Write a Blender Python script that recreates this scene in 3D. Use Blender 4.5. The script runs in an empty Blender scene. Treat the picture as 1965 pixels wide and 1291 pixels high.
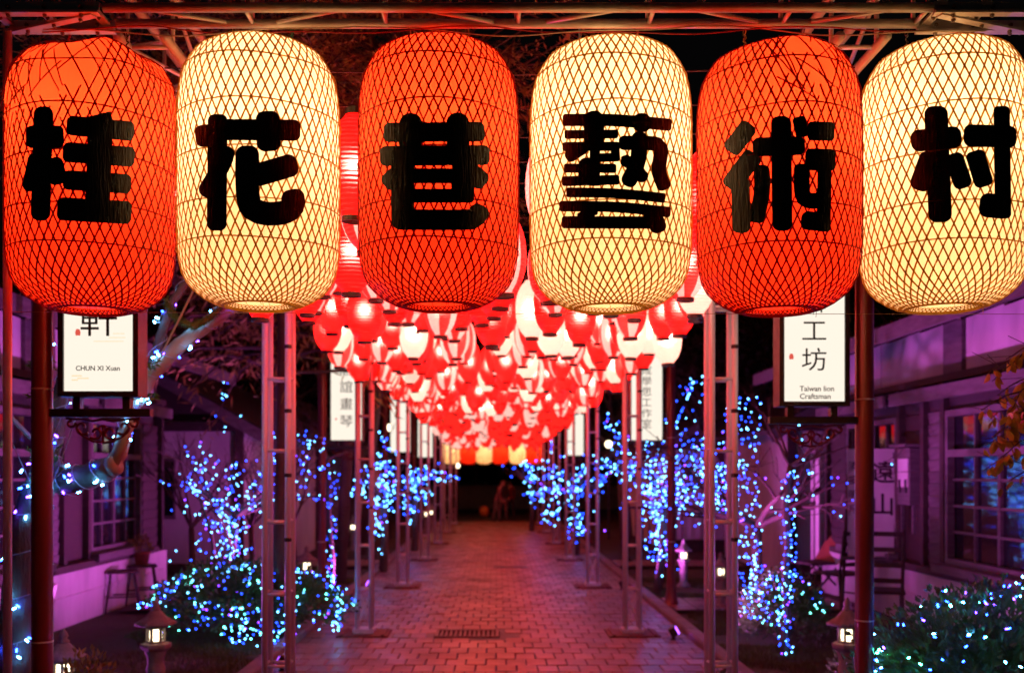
import bpy, bmesh, math, random
from mathutils import Vector, Matrix, noise
R_ = math.radians
sc = bpy.context.scene
col = sc.collection
random.seed(7)

# ---------------------------------------------------------------- camera
FPX, VX, HY, EYE = 1940.0, 952.0, 905.0, 1.6      # focal length in photo pixels, vanishing point, eye height
cd = bpy.data.cameras.new("camera")
cam = bpy.data.objects.new("camera", cd); col.objects.link(cam)
cam.location = (0, 0, EYE); cam.rotation_euler = (R_(90), 0, 0)
cd.sensor_width = 36.0; cd.lens = 36.0 * FPX / 1965.0
cd.shift_x = (982.5 - VX) / 1965.0; cd.shift_y = (HY - 645.5) / 1965.0
cd.clip_start = 0.05; cd.clip_end = 400
cd.dof.use_dof = True; cd.dof.focus_distance = 3.40; cd.dof.aperture_fstop = 2.7; cd.dof.aperture_blades = 0
sc.camera = cam

# ---------------------------------------------------------------- night sky
w = bpy.data.worlds.new("World"); sc.world = w; w.use_nodes = True
wn = w.node_tree.nodes; wl = w.node_tree.links
bg = wn["Background"]
sky = wn.new("ShaderNodeTexSky"); sky.sky_type = 'NISHITA'; sky.sun_disc = False
sky.sun_elevation = R_(-3); sky.sun_rotation = R_(200)
wl.new(sky.outputs[0], bg.inputs[0]); bg.inputs[1].default_value = 0.02

# ---------------------------------------------------------------- exposure and renderer
sc.view_settings.view_transform = 'Standard'; sc.view_settings.look = 'None'
sc.view_settings.exposure = 0.0; sc.view_settings.gamma = 1.0
sc.view_settings.use_curve_mapping = False
cy = sc.cycles
cy.max_bounces = 6; cy.diffuse_bounces = 3; cy.glossy_bounces = 3; cy.transmission_bounces = 5; cy.transparent_max_bounces = 8
cy.sample_clamp_indirect = 4.0; cy.caustics_reflective = False; cy.caustics_refractive = False
cy.use_denoising = True

# ---------------------------------------------------------------- helpers
def at(px, py, Y):
    return Vector(((px - VX) / FPX * Y, Y, EYE - (py - HY) / FPX * Y))

class MB:
    """collects shapes, then links them as ONE mesh object"""
    def __init__(s): s.v = []; s.f = []; s.m = []; s.cm = 0
    def add(s, vs, fs):
        b = len(s.v); s.v.extend([tuple(p) for p in vs]); s.f.extend([tuple(i + b for i in f) for f in fs]); s.m.extend([s.cm] * len(fs)); return s
    def box(s, c, d, rz=0.0, rx=0.0, ry=0.0, bev=0.0):
        M = Matrix.Translation(c) @ Matrix.Rotation(rz, 4, 'Z') @ Matrix.Rotation(rx, 4, 'X') @ Matrix.Rotation(ry, 4, 'Y')
        x, y, z = d[0] / 2, d[1] / 2, d[2] / 2
        if bev <= 0:
            vs = [M @ Vector((i * x, j * y, k * z)) for k in (-1, 1) for j in (-1, 1) for i in (-1, 1)]
            return s.add(vs, [(0, 2, 3, 1), (4, 5, 7, 6), (0, 1, 5, 4), (2, 6, 7, 3), (0, 4, 6, 2), (1, 3, 7, 5)])
        b = bev; vs = []
        for k, zz in ((0, -z), (1, -z + b), (2, z - b), (3, z)):
            q = b if k in (0, 3) else 0
            for (i, j) in ((-1, -1), (1, -1), (1, 1), (-1, 1)):
                vs.append(M @ Vector((i * (x - q), j * (y - q), zz)))
        fs = [(3, 2, 1, 0), (12, 13, 14, 15)]
        for k in range(3):
            for i in range(4):
                a, c2 = k * 4 + i, k * 4 + (i + 1) % 4
                fs.append((a, c2, c2 + 4, a + 4))
        return s.add(vs, fs)
    def tube(s, pts, r, seg=6, cap=True):
        pts = [Vector(p) for p in pts]; n = len(pts)
        if not hasattr(r, '__len__'): r = [r] * n
        vs = []; fs = []; up = None
        for i, p in enumerate(pts):
            d = (pts[min(i + 1, n - 1)] - pts[max(i - 1, 0)])
            if d.length < 1e-9: d = Vector((0, 0, 1))
            d.normalize()
            if up is None:
                up = d.orthogonal().normalized()
            else:
                up = (up - d * up.dot(d))
                up = up.normalized() if up.length > 1e-6 else d.orthogonal().normalized()
            sd = d.cross(up)
            for k in range(seg):
                a = 2 * math.pi * k / seg
                vs.append(p + (up * math.cos(a) + sd * math.sin(a)) * r[i])
        for i in range(n - 1):
            for k in range(seg):
                a, b = i * seg + k, i * seg + (k + 1) % seg
                fs.append((a, b, b + seg, a + seg))
        if cap:
            fs.append(tuple(range(seg - 1, -1, -1))); fs.append(tuple(range((n - 1) * seg, n * seg)))
        return s.add(vs, fs)
    def rough_tube(s, pts, r, seg=16, amp=.12, sub_=6):
        """limb with a knotty, uneven surface"""
        pts = [Vector(p) for p in pts]; P = []; Rr = []
        for i in range(len(pts) - 1):
            for k in range(sub_):
                f = k / sub_; P.append(pts[i].lerp(pts[i + 1], f)); Rr.append(r[i] + (r[i + 1] - r[i]) * f)
        P.append(pts[-1]); Rr.append(r[-1]); n0 = len(s.v); s.tube(P, Rr, seg)
        for i in range(len(P) * seg):
            p = Vector(s.v[n0 + i]); c = P[i // seg]; d = p - c; rr_ = Rr[i // seg]
            q = noise.noise(p * 9) * .55 + noise.noise(Vector((p.x * 34, p.y * 34, p.z * 14))) * .45 + noise.noise(p * 80) * .2
            s.v[n0 + i] = tuple(c + d * (1 + q * amp * 1.6) + Vector((noise.noise(c * 5), noise.noise(c * 5 + Vector((7, 0, 0))), 0)) * rr_ * .25)
        return s
    def lathe(s, prof, seg=24, c=(0, 0, 0), off=0.0, capb=False, capt=False, sq=None):
        vs = []; fs = []; n = len(prof); c = Vector(c)
        for (r, z) in prof:
            for k in range(seg):
                a = off + 2 * math.pi * k / seg
                q = r if sq is None else r * sq(a, z)
                vs.append(c + Vector((q * math.cos(a), q * math.sin(a), z)))
        for i in range(n - 1):
            for k in range(seg):
                a, b = i * seg + k, i * seg + (k + 1) % seg
                fs.append((a, b, b + seg, a + seg))
        if capb: fs.append(tuple(range(seg - 1, -1, -1)))
        if capt: fs.append(tuple(range((n - 1) * seg, n * seg)))
        return s.add(vs, fs)
    def ball(s, c, r, seg=6, rings=4, sc3=(1, 1, 1)):
        c = Vector(c); vs = [c + Vector((0, 0, -r * sc3[2]))]; fs = []
        for i in range(1, rings):
            t = math.pi * i / rings
            for k in range(seg):
                a = 2 * math.pi * k / seg
                vs.append(c + Vector((r * math.sin(t) * math.cos(a) * sc3[0], r * math.sin(t) * math.sin(a) * sc3[1], -r * math.cos(t) * sc3[2])))
        vs.append(c + Vector((0, 0, r * sc3[2]))); L = len(vs) - 1
        for k in range(seg): fs.append((0, 1 + (k + 1) % seg, 1 + k))
        for i in range(rings - 2):
            for k in range(seg):
                a, b = 1 + i * seg + k, 1 + i * seg + (k + 1) % seg
                fs.append((a, b, b + seg, a + seg))
        q = 1 + (rings - 2) * seg
        for k in range(seg): fs.append((q + k, q + (k + 1) % seg, L))
        return s.add(vs, fs)
    def octa(s, c, r):
        x, y, z = c
        return s.add([(x + r, y, z), (x - r, y, z), (x, y + r, z), (x, y - r, z), (x, y, z + r), (x, y, z - r)],
                     [(0, 2, 4), (2, 1, 4), (1, 3, 4), (3, 0, 4), (2, 0, 5), (1, 2, 5), (3, 1, 5), (0, 3, 5)])
    def leaf(s, p, d, n, L, W, fold=0.25):
        d = d.normalized(); sd = d.cross(n)
        if sd.length < 1e-5: sd = d.orthogonal()
        sd.normalize(); n = sd.cross(d).normalized()
        a = p; m = p + d * L * .45; e = p + d * L
        l = m + sd * W * .5 + n * W * fold; r = m - sd * W * .5 + n * W * fold
        return s.add([a, r, e, l, m], [(0, 1, 4), (1, 2, 4), (2, 3, 4), (3, 0, 4)])
    def mesh(s, name, mats, smooth=False):
        me = bpy.data.meshes.new(name); me.from_pydata(s.v, [], s.f)
        if not isinstance(mats, (list, tuple)): mats = [mats]
        for m in mats: me.materials.append(m)
        if len(mats) > 1: me.polygons.foreach_set('material_index', s.m)
        if smooth: me.polygons.foreach_set('use_smooth', [True] * len(me.polygons))
        me.update(); return me
    def build(s, name, mats, parent=None, smooth=False, label=None, kind=None):
        return link(s.mesh(name, mats, smooth), name, parent, label, kind)

def link(me, name, parent=None, label=None, kind=None, loc=None):
    o = bpy.data.objects.new(name, me); col.objects.link(o)
    if parent is not None: o.parent = parent
    if label: o['label'] = label
    if kind: o['kind'] = kind
    if loc is not None: o.location = loc
    return o
def thing(name, label, cat, loc=(0, 0, 0), rz=0.0, group=None):
    o = bpy.data.objects.new(name, None); col.objects.link(o); o.empty_display_size = .1
    o.location = loc; o.rotation_euler = (0, 0, rz); o['label'] = label; o['category'] = cat
    if group: o['group'] = group
    return o
def tag(o, label, cat, group=None):
    o['label'] = label; o['category'] = cat
    if group: o['group'] = group
    return o
def lamp(name, kind, energy, colr, loc, parent=None, size=.05, rot=None, spot=None, blend=.6):
    ld = bpy.data.lights.new(name, kind); ld.energy = energy; ld.color = colr
    if kind in ('POINT', 'SPOT'): ld.shadow_soft_size = size
    if kind == 'SPOT': ld.spot_size = R_(spot or 90); ld.spot_blend = blend
    o = bpy.data.objects.new(name, ld); col.objects.link(o); o.location = loc
    if rot is not None: o.rotation_euler = rot
    if parent is not None: o.parent = parent
    return o
ORD = ['zeroth','first','second','third','fourth','fifth','sixth','seventh','eighth','ninth','tenth','eleventh','twelfth','thirteenth','fourteenth','fifteenth','sixteenth','seventeenth','eighteenth','nineteenth','twentieth']
TENS = {20:'twenty',30:'thirty',40:'forty'}
def ordn(n):
    if n <= 20: return ORD[n]
    t, u = n // 10 * 10, n % 10
    return (TENS[t][:-1] + 'ieth') if u == 0 else TENS[t] + '-' + ORD[u]

# ---------------------------------------------------------------- materials
def nt(name):
    m = bpy.data.materials.new(name); m.use_nodes = True
    t = m.node_tree; t.nodes.clear()
    out = t.nodes.new("ShaderNodeOutputMaterial")
    return m, t.nodes, t.links, out
def vmath(N, L, op, a, b):
    n = N.new("ShaderNodeMath"); n.operation = op
    for i, q in enumerate((a, b)):
        if hasattr(q, 'links'): L.new(q, n.inputs[i])
        elif q is not None: n.inputs[i].default_value = q
    return n.outputs[0]
def mixc(N, L, f, a, b):
    n = N.new("ShaderNodeMix"); n.data_type = 'RGBA'
    for i, q in ((0, f), (6, a), (7, b)):
        if hasattr(q, 'links'): L.new(q, n.inputs[i])
        else: n.inputs[i].default_value = q if i == 0 else (*q[:3], 1)
    return n.outputs[2]
def tex(N, L, scale=5.0, detail=4, stretch=(1, 1, 1), rough=.55, obj=True):
    tc = N.new("ShaderNodeTexCoord"); mp = N.new("ShaderNodeMapping"); mp.inputs['Scale'].default_value = stretch
    L.new(tc.outputs['Object' if obj else 'Generated'], mp.inputs[0])
    n = N.new("ShaderNodeTexNoise"); n.inputs['Scale'].default_value = scale; n.inputs['Detail'].default_value = detail; n.inputs['Roughness'].default_value = rough
    L.new(mp.outputs[0], n.inputs[0]); return n.outputs['Fac']
def ramp(N, L, f, stops):
    n = N.new("ShaderNodeValToRGB"); L.new(f, n.inputs[0]); e = n.color_ramp.elements
    while len(e) < len(stops): e.new(.5)
    for i, (p, c) in enumerate(stops): e[i].position = p; e[i].color = (*c, 1)
    return n.outputs[0]
def pmat(name, c1, c2=None, rough=.6, metal=0.0, scale=8.0, stretch=(1, 1, 1), bump=.2, bdist=.01, rand=0.0, trans=0.0, spec=.5, coat=0.0):
    """plain surface: two colours mixed by noise, relief by bump, brightness by the object's own number"""
    m, N, L, out = nt(name)
    b = N.new("ShaderNodeBsdfPrincipled"); c2 = c2 or tuple(x * .65 for x in c1)
    f = tex(N, L, scale, 5, stretch)
    c = ramp(N, L, f, [(.32, c2), (.68, c1)])
    if rand > 0:
        oi = N.new("ShaderNodeObjectInfo"); h = N.new("ShaderNodeHueSaturation")
        L.new(vmath(N, L, 'ADD', vmath(N, L, 'MULTIPLY', oi.outputs['Random'], rand * 2), 1 - rand), h.inputs['Value']); L.new(c, h.inputs['Color']); c = h.outputs[0]
    L.new(c, b.inputs['Base Color'])
    L.new(vmath(N, L, 'ADD', vmath(N, L, 'MULTIPLY', f, .3), rough - .15), b.inputs['Roughness'])
    b.inputs['Metallic'].default_value = metal; b.inputs['Specular IOR Level'].default_value = spec; b.inputs['Coat Weight'].default_value = coat
    if bump > 0:
        bp = N.new("ShaderNodeBump"); bp.inputs['Strength'].default_value = bump; bp.inputs['Distance'].default_value = bdist
        f2 = tex(N, L, scale * 5, 4, stretch); L.new(f2, bp.inputs['Height']); L.new(bp.outputs[0], b.inputs['Normal'])
    s = b.outputs[0]
    if trans > 0:
        t = N.new("ShaderNodeBsdfTranslucent"); L.new(c, t.inputs[0]); mx = N.new("ShaderNodeMixShader"); mx.inputs[0].default_value = trans
        L.new(s, mx.inputs[1]); L.new(t.outputs[0], mx.inputs[2]); s = mx.outputs[0]
    L.new(s, out.inputs[0]); return m
def emat(name, c, s, sample=True):
    m, N, L, out = nt(name); e = N.new("ShaderNodeEmission"); e.inputs[0].default_value = (*c, 1); e.inputs[1].default_value = s
    L.new(e.outputs[0], out.inputs[0])
    if not sample: m.cycles.emission_sampling = 'NONE'
    return m
def paper_big(name, ce, se, ct):
    """fibrous lantern paper: glows by itself and passes the light of the bulb inside"""
    m, N, L, out = nt(name)
    f = tex(N, L, 6, 6, (10, 10, .9), .7); g = tex(N, L, 4, 3)
    k = vmath(N, L, 'ADD', vmath(N, L, 'MULTIPLY', f, .9), vmath(N, L, 'MULTIPLY', g, .6))
    k = vmath(N, L, 'ADD', k, .25)
    e = N.new("ShaderNodeEmission"); e.inputs[0].default_value = (*ce, 1); L.new(vmath(N, L, 'MULTIPLY', k, se), e.inputs[1])
    t = N.new("ShaderNodeBsdfTranslucent"); t.inputs[0].default_value = (*ct, 1)
    d = N.new("ShaderNodeBsdfPrincipled"); d.inputs['Base Color'].default_value = (*ct, 1); d.inputs['Roughness'].default_value = .45
    bp = N.new("ShaderNodeBump"); bp.inputs['Strength'].default_value = .5; bp.inputs['Distance'].default_value = .004
    L.new(tex(N, L, 16, 5, (1.5, 1.5, .8)), bp.inputs['Height']); L.new(bp.outputs[0], d.inputs['Normal'])
    mx = N.new("ShaderNodeMixShader"); mx.inputs[0].default_value = .35; L.new(t.outputs[0], mx.inputs[1]); L.new(d.outputs[0], mx.inputs[2])
    a = N.new("ShaderNodeAddShader"); L.new(e.outputs[0], a.inputs[0]); L.new(mx.outputs[0], a.inputs[1]); L.new(a.outputs[0], out.inputs[0])
    return m
def paper_small(name, c1, s1, c2=None, s2=1.0, em=None):
    """thin ribbed paper of the small lanterns; with two colours it is printed in upright stripes"""
    m, N, L, out = nt(name)
    tc = N.new("ShaderNodeTexCoord"); sp = N.new("ShaderNodeSeparateXYZ"); L.new(tc.outputs['Object'], sp.inputs[0])
    c = (*c1, 1); s = s1; colr = None
    if c2:
        a = vmath(N, L, 'ARCTAN2', sp.outputs[1], sp.outputs[0])
        st = vmath(N, L, 'GREATER_THAN', vmath(N, L, 'SINE', vmath(N, L, 'MULTIPLY', a, 4.0), None), 0.0)
        colr = mixc(N, L, st, tuple(x * s1 for x in c1), tuple(x * s2 for x in c2))
        colt = mixc(N, L, st, c1, c2)
    e = N.new("ShaderNodeEmission")
    if colr is not None: L.new(mixc(N, L, st, (1.7, .007, .005), (1.5, .44, .37)), e.inputs[0]); e.inputs[1].default_value = 1.0
    else: e.inputs[0].default_value = (*(em or c1), 1); e.inputs[1].default_value = s1
    t = N.new("ShaderNodeBsdfTranslucent"); r = N.new("ShaderNodeBsdfRefraction"); r.inputs['Roughness'].default_value = .80; r.inputs['IOR'].default_value = 1.4
    wv = N.new("ShaderNodeTexWave"); wv.bands_direction = 'Z'; wv.inputs['Scale'].default_value = 18; L.new(tc.outputs['Object'], wv.inputs[0]); bp = N.new("ShaderNodeBump"); bp.inputs['Strength'].default_value = 1.0; bp.inputs['Distance'].default_value = .006; L.new(wv.outputs['Fac'], bp.inputs['Height']); L.new(bp.outputs[0], r.inputs['Normal'])
    gl = N.new("ShaderNodeBsdfPrincipled"); gl.inputs['Roughness'].default_value = .4
    for q in (t.inputs[0], gl.inputs[0]):
        if colr is not None: L.new(colt, q)
        else: q.default_value = c
    lite = lambda q: (1.0, *(.15 + .85 * x for x in q[1:]))
    if colr is not None: L.new(mixc(N, L, st, lite(c1), lite(c2)), r.inputs[0])
    else: r.inputs[0].default_value = (*lite(c1), 1)
    mx = N.new("ShaderNodeMixShader"); mx.inputs[0].default_value = .88; L.new(t.outputs[0], mx.inputs[1]); L.new(r.outputs[0], mx.inputs[2])
    m2 = N.new("ShaderNodeMixShader"); m2.inputs[0].default_value = .3; L.new(mx.outputs[0], m2.inputs[1]); L.new(gl.outputs[0], m2.inputs[2])
    ad = N.new("ShaderNodeAddShader"); L.new(e.outputs[0], ad.inputs[0]); L.new(m2.outputs[0], ad.inputs[1]); L.new(ad.outputs[0], out.inputs[0])
    return m

M = {}
M['alu'] = pmat('aluminium', (.68, .66, .66), (.5, .49, .49), .42, .5, 14, (1, 1, 1), .15, .003)
M['galv'] = pmat('dull_aluminium', (.84, .80, .80), (.64, .61, .61), .42, .2, 10, (1, 1, .2), .12, .003)
M['redpost'] = pmat('red_brown_enamel', (.20, .035, .028), (.15, .025, .02), .38, 0, 6, (1, 1, .2), .08, .003, coat=.2)
M['black'] = pmat('black_paint', (.018, .016, .016), (.012, .011, .011), .45, 0, 20)
M['cap'] = pmat('black_lantern_cap', (.02, .018, .018), (.012, .01, .01), .4, 0, 20)
M['tape'] = pmat('black_vinyl_tape', (.012, .011, .017), (.008, .008, .012), .30, 0, 7, (5, 5, .6), .6, .006)
M['rust'] = pmat('rusty_base_plate', (.17, .045, .03), (.09, .03, .022), .7, .1, 16, bump=.4)
M['bamboo_c'] = pmat('amber_bamboo', (.76, .50, .09), (.55, .32, .05), .5, 0, 30, (1, 1, .3), .1, trans=.72)
M['bamboo_r'] = pmat('red_dyed_bamboo', (.42, .014, .010), (.28, .009, .007), .5, 0, 30, (1, 1, .3), .1, trans=.7)
M['paper_c'] = paper_big('cream_paper', (1.35, .76, .28), .50, (.95, .84, .62))
M['paper_r'] = paper_big('red_paper', (1.0, .016, .002), .70, (.95, .095, .024))
M['small_r'] = paper_small('small_red_paper', (.72, .014, .009), 1.0, em=(1.9, .007, .005))
M['small_w'] = paper_small('small_white_paper', (1.0, .74, .62), .70, em=(1.5, .62, .50))
M['small_s'] = paper_small('small_striped_paper', (.78, .010, .007), 1.0, (1.0, .52, .46), .62)
M['wire'] = pmat('dark_wire', (.05, .035, .03), None, .5, .3, 30)
for nm, c in (('tan', (.45, .27, .1)), ('green', (.02, .22, .1)), ('blue', (.12, .3, .42)), ('orange', (.6, .16, .03)), ('redw', (.5, .02, .02)), ('yellow', (.5, .36, .06)), ('cablew', (.7, .6, .5))):
    M['w_' + nm] = pmat(nm + '_wire', c, None, .5, 0, 30, bump=0)
M['stone'] = pmat('garden_stone', (.36, .32, .29), (.22, .2, .18), .85, 0, 14, bump=.5, bdist=.01)
M['white_wall'] = pmat('whitewashed_wall', (.62, .59, .56), (.40, .375, .35), .85, 0, 1.7, (1, 1.2, .5), bump=.3, bdist=.01)
M['timber'] = pmat('old_dark_timber', (.055, .037, .028), (.028, .019, .015), .75, 0, 6, (1, 1, 8), .35, .008, rand=.25)
M['timber_l'] = pmat('grey_painted_timber', (.145, .125, .12), (.085, .07, .068), .7, 0, 5, (1, 1, 6), .25, .006, rand=.15)
M['soffit'] = pmat('soffit_board', (.2, .17, .18), (.14, .12, .12), .8, 0, 5, (6, 1, 1), .2)
M['tile'] = pmat('dark_roof_tile', (.06, .055, .055), (.035, .03, .03), .75, 0, 5, bump=.3, rand=.2)
M['grassg'] = pmat('garden_soil_turf', (.045, .05, .018), (.03, .022, .013), .95, 0, 4, bump=.8, bdist=.03)
M['grass'] = pmat('grass_blades', (.10, .14, .03), (.075, .075, .03), .7, 0, 3, bump=0, trans=.3)
M['kerb'] = pmat('kerb_stone', (.26, .22, .2), (.17, .14, .13), .85, 0, 7, bump=.4, rand=.15)
M['paver'] = pmat('clay_paver', (.42, .20, .145), (.25, .125, .095), .62, 0, 6, bump=.45, bdist=.006, rand=.28)
m = M['paver']; N_, L_ = m.node_tree.nodes, m.node_tree.links; b_ = [n for n in N_ if n.type == 'BSDF_PRINCIPLED'][0]
def stains(N, L, b):
    """trodden dirt and damp patches lying across the paving"""
    src = b.inputs['Base Color'].links[0].from_socket; g = N.new("ShaderNodeNewGeometry"); n1 = N.new("ShaderNodeTexNoise"); n1.inputs['Scale'].default_value = 1.3; n1.inputs['Detail'].default_value = 6; n1.inputs['Roughness'].default_value = .65
    L.new(g.outputs['Position'], n1.inputs[0]); r = ramp(N, L, n1.outputs['Fac'], [(.36, (.5, .5, .5)), (.62, (1.08, 1.08, 1.08))]); mx = N.new("ShaderNodeMix"); mx.data_type = 'RGBA'; mx.blend_type = 'MULTIPLY'; mx.inputs[0].default_value = 1
    L.new(src, mx.inputs[6]); L.new(r, mx.inputs[7]); L.new(mx.outputs[2], b.inputs['Base Color'])
    n2 = N.new("ShaderNodeTexNoise"); n2.inputs['Scale'].default_value = 2.1; n2.inputs['Detail'].default_value = 3; L.new(g.outputs['Position'], n2.inputs[0]); L.new(vmath(N, L, 'ADD', vmath(N, L, 'MULTIPLY', n2.outputs['Fac'], .5), .18), b.inputs['Roughness'])
stains(N_, L_, b_)
M['joint'] = pmat('sandy_joint_bed', (.06, .045, .04), (.04, .03, .028), .95, 0, 10)
M['asphalt'] = pmat('dark_asphalt', (.05, .048, .046), (.035, .034, .033), .9, 0, 20, bump=.5)
M['iron'] = pmat('worn_iron', (.22, .17, .15), (.14, .1, .09), .55, .5, 20, bump=.3)
M['dkiron'] = pmat('dark_pit', (.012, .01, .01), None, .9, 0, 5, bump=0)
M['bark'] = pmat('grey_bark', (.17, .12, .09), (.085, .06, .045), .85, 0, 9, (1, 1, .3), .8, .015)
M['pale_bark'] = pmat('peeled_pale_bark', (.42, .30, .20), (.28, .19, .12), .75, 0, 6, (1, 1, .4), .5, .01)
M['moss'] = pmat('moss', (.16, .2, .03), (.1, .12, .02), .95, 0, 20, bump=1.0, bdist=.02)
M['twig'] = pmat('dark_twig', (.10, .065, .05), (.06, .04, .03), .85, 0, 9, bump=.3)
M['leaf'] = pmat('dark_green_leaf', (.085, .19, .04), (.05, .11, .028), .42, 0, 9, bump=.2, trans=.25)
M['leaf_y'] = pmat('yellowing_leaf', (.78, .43, .05), (.55, .30, .035), .5, 0, 12, bump=.2, trans=.3, rand=.3)
M['leaf_o'] = pmat('olive_yellow_leaf', (.36, .28, .05), (.2, .16, .03), .5, 0, 9, bump=.2, trans=.25)
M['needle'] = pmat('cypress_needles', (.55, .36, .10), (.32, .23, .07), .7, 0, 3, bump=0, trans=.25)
M['darkleaf'] = pmat('far_dark_leaves', (.04, .05, .02), (.02, .025, .012), .8, 0, 2, bump=0, trans=.2)
M['sign'] = emat('lit_sign_face', (1.0, .90, .76), 1.05)
M['ink'] = pmat('green_black_ink', (.008, .03, .026), None, .6, 0, 9, bump=0)
M['ink2'] = pmat('black_ink', (.015, .012, .012), None, .6, 0, 9, bump=0)
M['ink3'] = pmat('grey_ink', (.16, .14, .11), None, .6, 0, 9, bump=0)
M['seal'] = emat('red_seal', (.75, .10, .07), 1.0, False)
M['gold'] = emat('pale_gold_print', (.95, .74, .42), 1.0, False)
M['scroll'] = pmat('red_scroll_iron', (.14, .02, .016), None, .45, .2, 12)
M['lampw'] = emat('warm_lamp_glass', (1.0, .80, .52), 5.0)
M['led_c'] = emat('cyan_white_led', (.10, .42, 1.0), 21.0)
M['led_b'] = emat('blue_led', (.010, .05, 1.0), 20.0)
M['led_v'] = emat('violet_led', (.16, .03, 1.0), 20.0)
M['led_g'] = emat('teal_led', (.10, .80, .62), 20.0)
M['ledwire'] = pmat('pale_led_wire', (.45, .42, .46), None, .5, 0, 30, bump=0)
M['led_cn'] = emat('near_cyan_white_led', (.08, .42, 1.0), 95.0); M['led_bn'] = emat('near_blue_led', (.010, .05, 1.0), 80.0)
M['led_vn'] = emat('near_violet_led', (.10, .03, 1.0), 60.0); M['led_gn'] = emat('near_teal_led', (.05, .75, .48), 95.0)
M['violet'] = emat('violet_floodlight_glass', (.35, .08, 1.0), 6.0, False)
m, N, L, out = nt('window_glass'); b = N.new("ShaderNodeBsdfPrincipled"); b.inputs['Base Color'].default_value = (.012, .012, .016, 1); b.inputs['Roughness'].default_value = .06; b.inputs['Specular IOR Level'].default_value = .9
bp = N.new("ShaderNodeBump"); bp.inputs['Strength'].default_value = .12; bp.inputs['Distance'].default_value = .02; L.new(tex(N, L, 2.5, 2), bp.inputs['Height']); L.new(bp.outputs[0], b.inputs['Normal']); L.new(b.outputs[0], out.inputs[0]); M['glass'] = m
M['cloth_p'] = pmat('pink_jacket', (.3, .13, .13), None, .9, 0, 9); M['cloth_k'] = pmat('dark_clothes', (.04, .035, .04), None, .9, 0, 9)
M['cloth_b'] = pmat('beige_trousers', (.22, .18, .15), None, .9, 0, 9); M['cloth_r'] = pmat('red_coat', (.16, .018, .018), None, .9, 0, 9)
M['skin'] = pmat('skin', (.5, .3, .22), (.45, .26, .19), .6, 0, 9, bump=0); M['hair'] = pmat('black_hair', (.015, .012, .01), None, .6, 0, 30)
M['white_board'] = pmat('white_painted_board', (.74, .71, .68), (.62, .59, .57), .6, 0, 4, bump=.1)
M['terracotta'] = pmat('terracotta', (.4, .1, .05), None, .7, 0, 9)
M['orangeobj'] = pmat('orange_plastic', (.7, .2, .02), None, .5, 0, 9)

# ================================================================ GROUND, PATH, GARDEN
def ground_sheet(name, x0, x1, y0, y1, z, mat, nx=1, ny=1, hf=None):
    b = MB(); vs = []
    for j in range(ny + 1):
        for i in range(nx + 1):
            x = x0 + (x1 - x0) * i / nx; y = y0 + (y1 - y0) * j / ny
            vs.append((x, y, z + (hf(x, y) if hf else 0)))
    b.add(vs, [(j * (nx + 1) + i, j * (nx + 1) + i + 1, (j + 1) * (nx + 1) + i + 1, (j + 1) * (nx + 1) + i) for j in range(ny) for i in range(nx)])
    return b.build(name, mat, kind='structure')
ground_sheet('ground', -120, 120, -20, 200, -.09, M['asphalt'])
PW = 1.86                                                  # half width of the paved path
def gh(x, y): return .03 * noise.noise(Vector((x * .9, y * .9, 3)))
ground_sheet('garden_ground', -9, -PW - .14, 2, 33, .0, M['grassg'], 24, 60, gh)
ground_sheet('garden_ground', PW + .14, 9, 2, 33, .0, M['grassg'], 24, 60, gh)
ground_sheet('road', -40, 40, 33.2, 44, -.02, M['asphalt'])
path = ground_sheet('paved_path', -PW, PW, 2.0, 33.0, -.045, M['joint'])
PX, PY = .1691, .275
def paver_mb(seed):
    rr = random.Random(seed); b = MB(); g = .0035
    t = [rr.uniform(-.0025, .0025) for _ in range(4)]
    x, y = PX / 2 - g, PY / 2 - g; c = .006
    vs = [(-x, -y, -.045), (x, -y, -.045), (x, y, -.045), (-x, y, -.045)]
    vs += [(-x, -y, -c), (x, -y, -c), (x, y, -c), (-x, y, -c)]
    vs += [(-x + c, -y + c, t[0]), (x - c, -y + c, t[1]), (x - c, y - c, t[2]), (-x + c, y - c, t[3])]
    fs = [(i, (i + 1) % 4, 4 + (i + 1) % 4, 4 + i) for i in range(4)] + [(4 + i, 4 + (i + 1) % 4, 8 + (i + 1) % 4, 8 + i) for i in range(4)] + [(8, 9, 10, 11)]
    return vs, fs
paver_me = []
for k in range(6):
    b = MB(); b.add(*paver_mb(k)); paver_me.append(b.mesh('paver', M['paver']))
ncol = int(round(2 * PW / PX)); y0 = 7.85; cnt = 0; row = 0
rest = MB(); rp = random.Random(3)
drain = (-.285, 9.98, .62, .42)
yy = 2.2
while yy < 32.8:
    for i in range(ncol + row % 2):
        off = (row % 2) * PX * .5
        x = -PW + PX * (i + .5) + off
        wx = 1.0
        if x > PW + .05: x = -PW + PX * .25; wx = .5
        elif x > PW - .03: x = PW - PX * .25; wx = .5
        if abs(x - drain[0]) < drain[2] / 2 + .06 and abs(yy - drain[1]) < drain[3] / 2 + .1: continue
        dz = rp.uniform(-.003, .003)
        if yy >= y0 and cnt < 300:
            o = link(paver_me[rp.randrange(6)], 'paver', path); o.location = (x, yy, dz); o.rotation_euler = (0, 0, rp.uniform(-.012, .012)); o.scale[0] = wx; cnt += 1
        else:
            vs, fs = paver_mb(rp.randrange(6))
            if yy > 14: fs = fs[4:]
            rest.add([(v[0] * wx + x, v[1] + yy, v[2] + dz) for v in vs], fs)
    yy += PY; row += 1
m, N, L, out = nt('clay_paver_far'); b = N.new("ShaderNodeBsdfPrincipled")
tc = N.new("ShaderNodeTexCoord"); g = N.new("ShaderNodeNewGeometry")
f = tex(N, L, 6, 5); f2 = tex(N, L, 1.1, 3)
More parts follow.
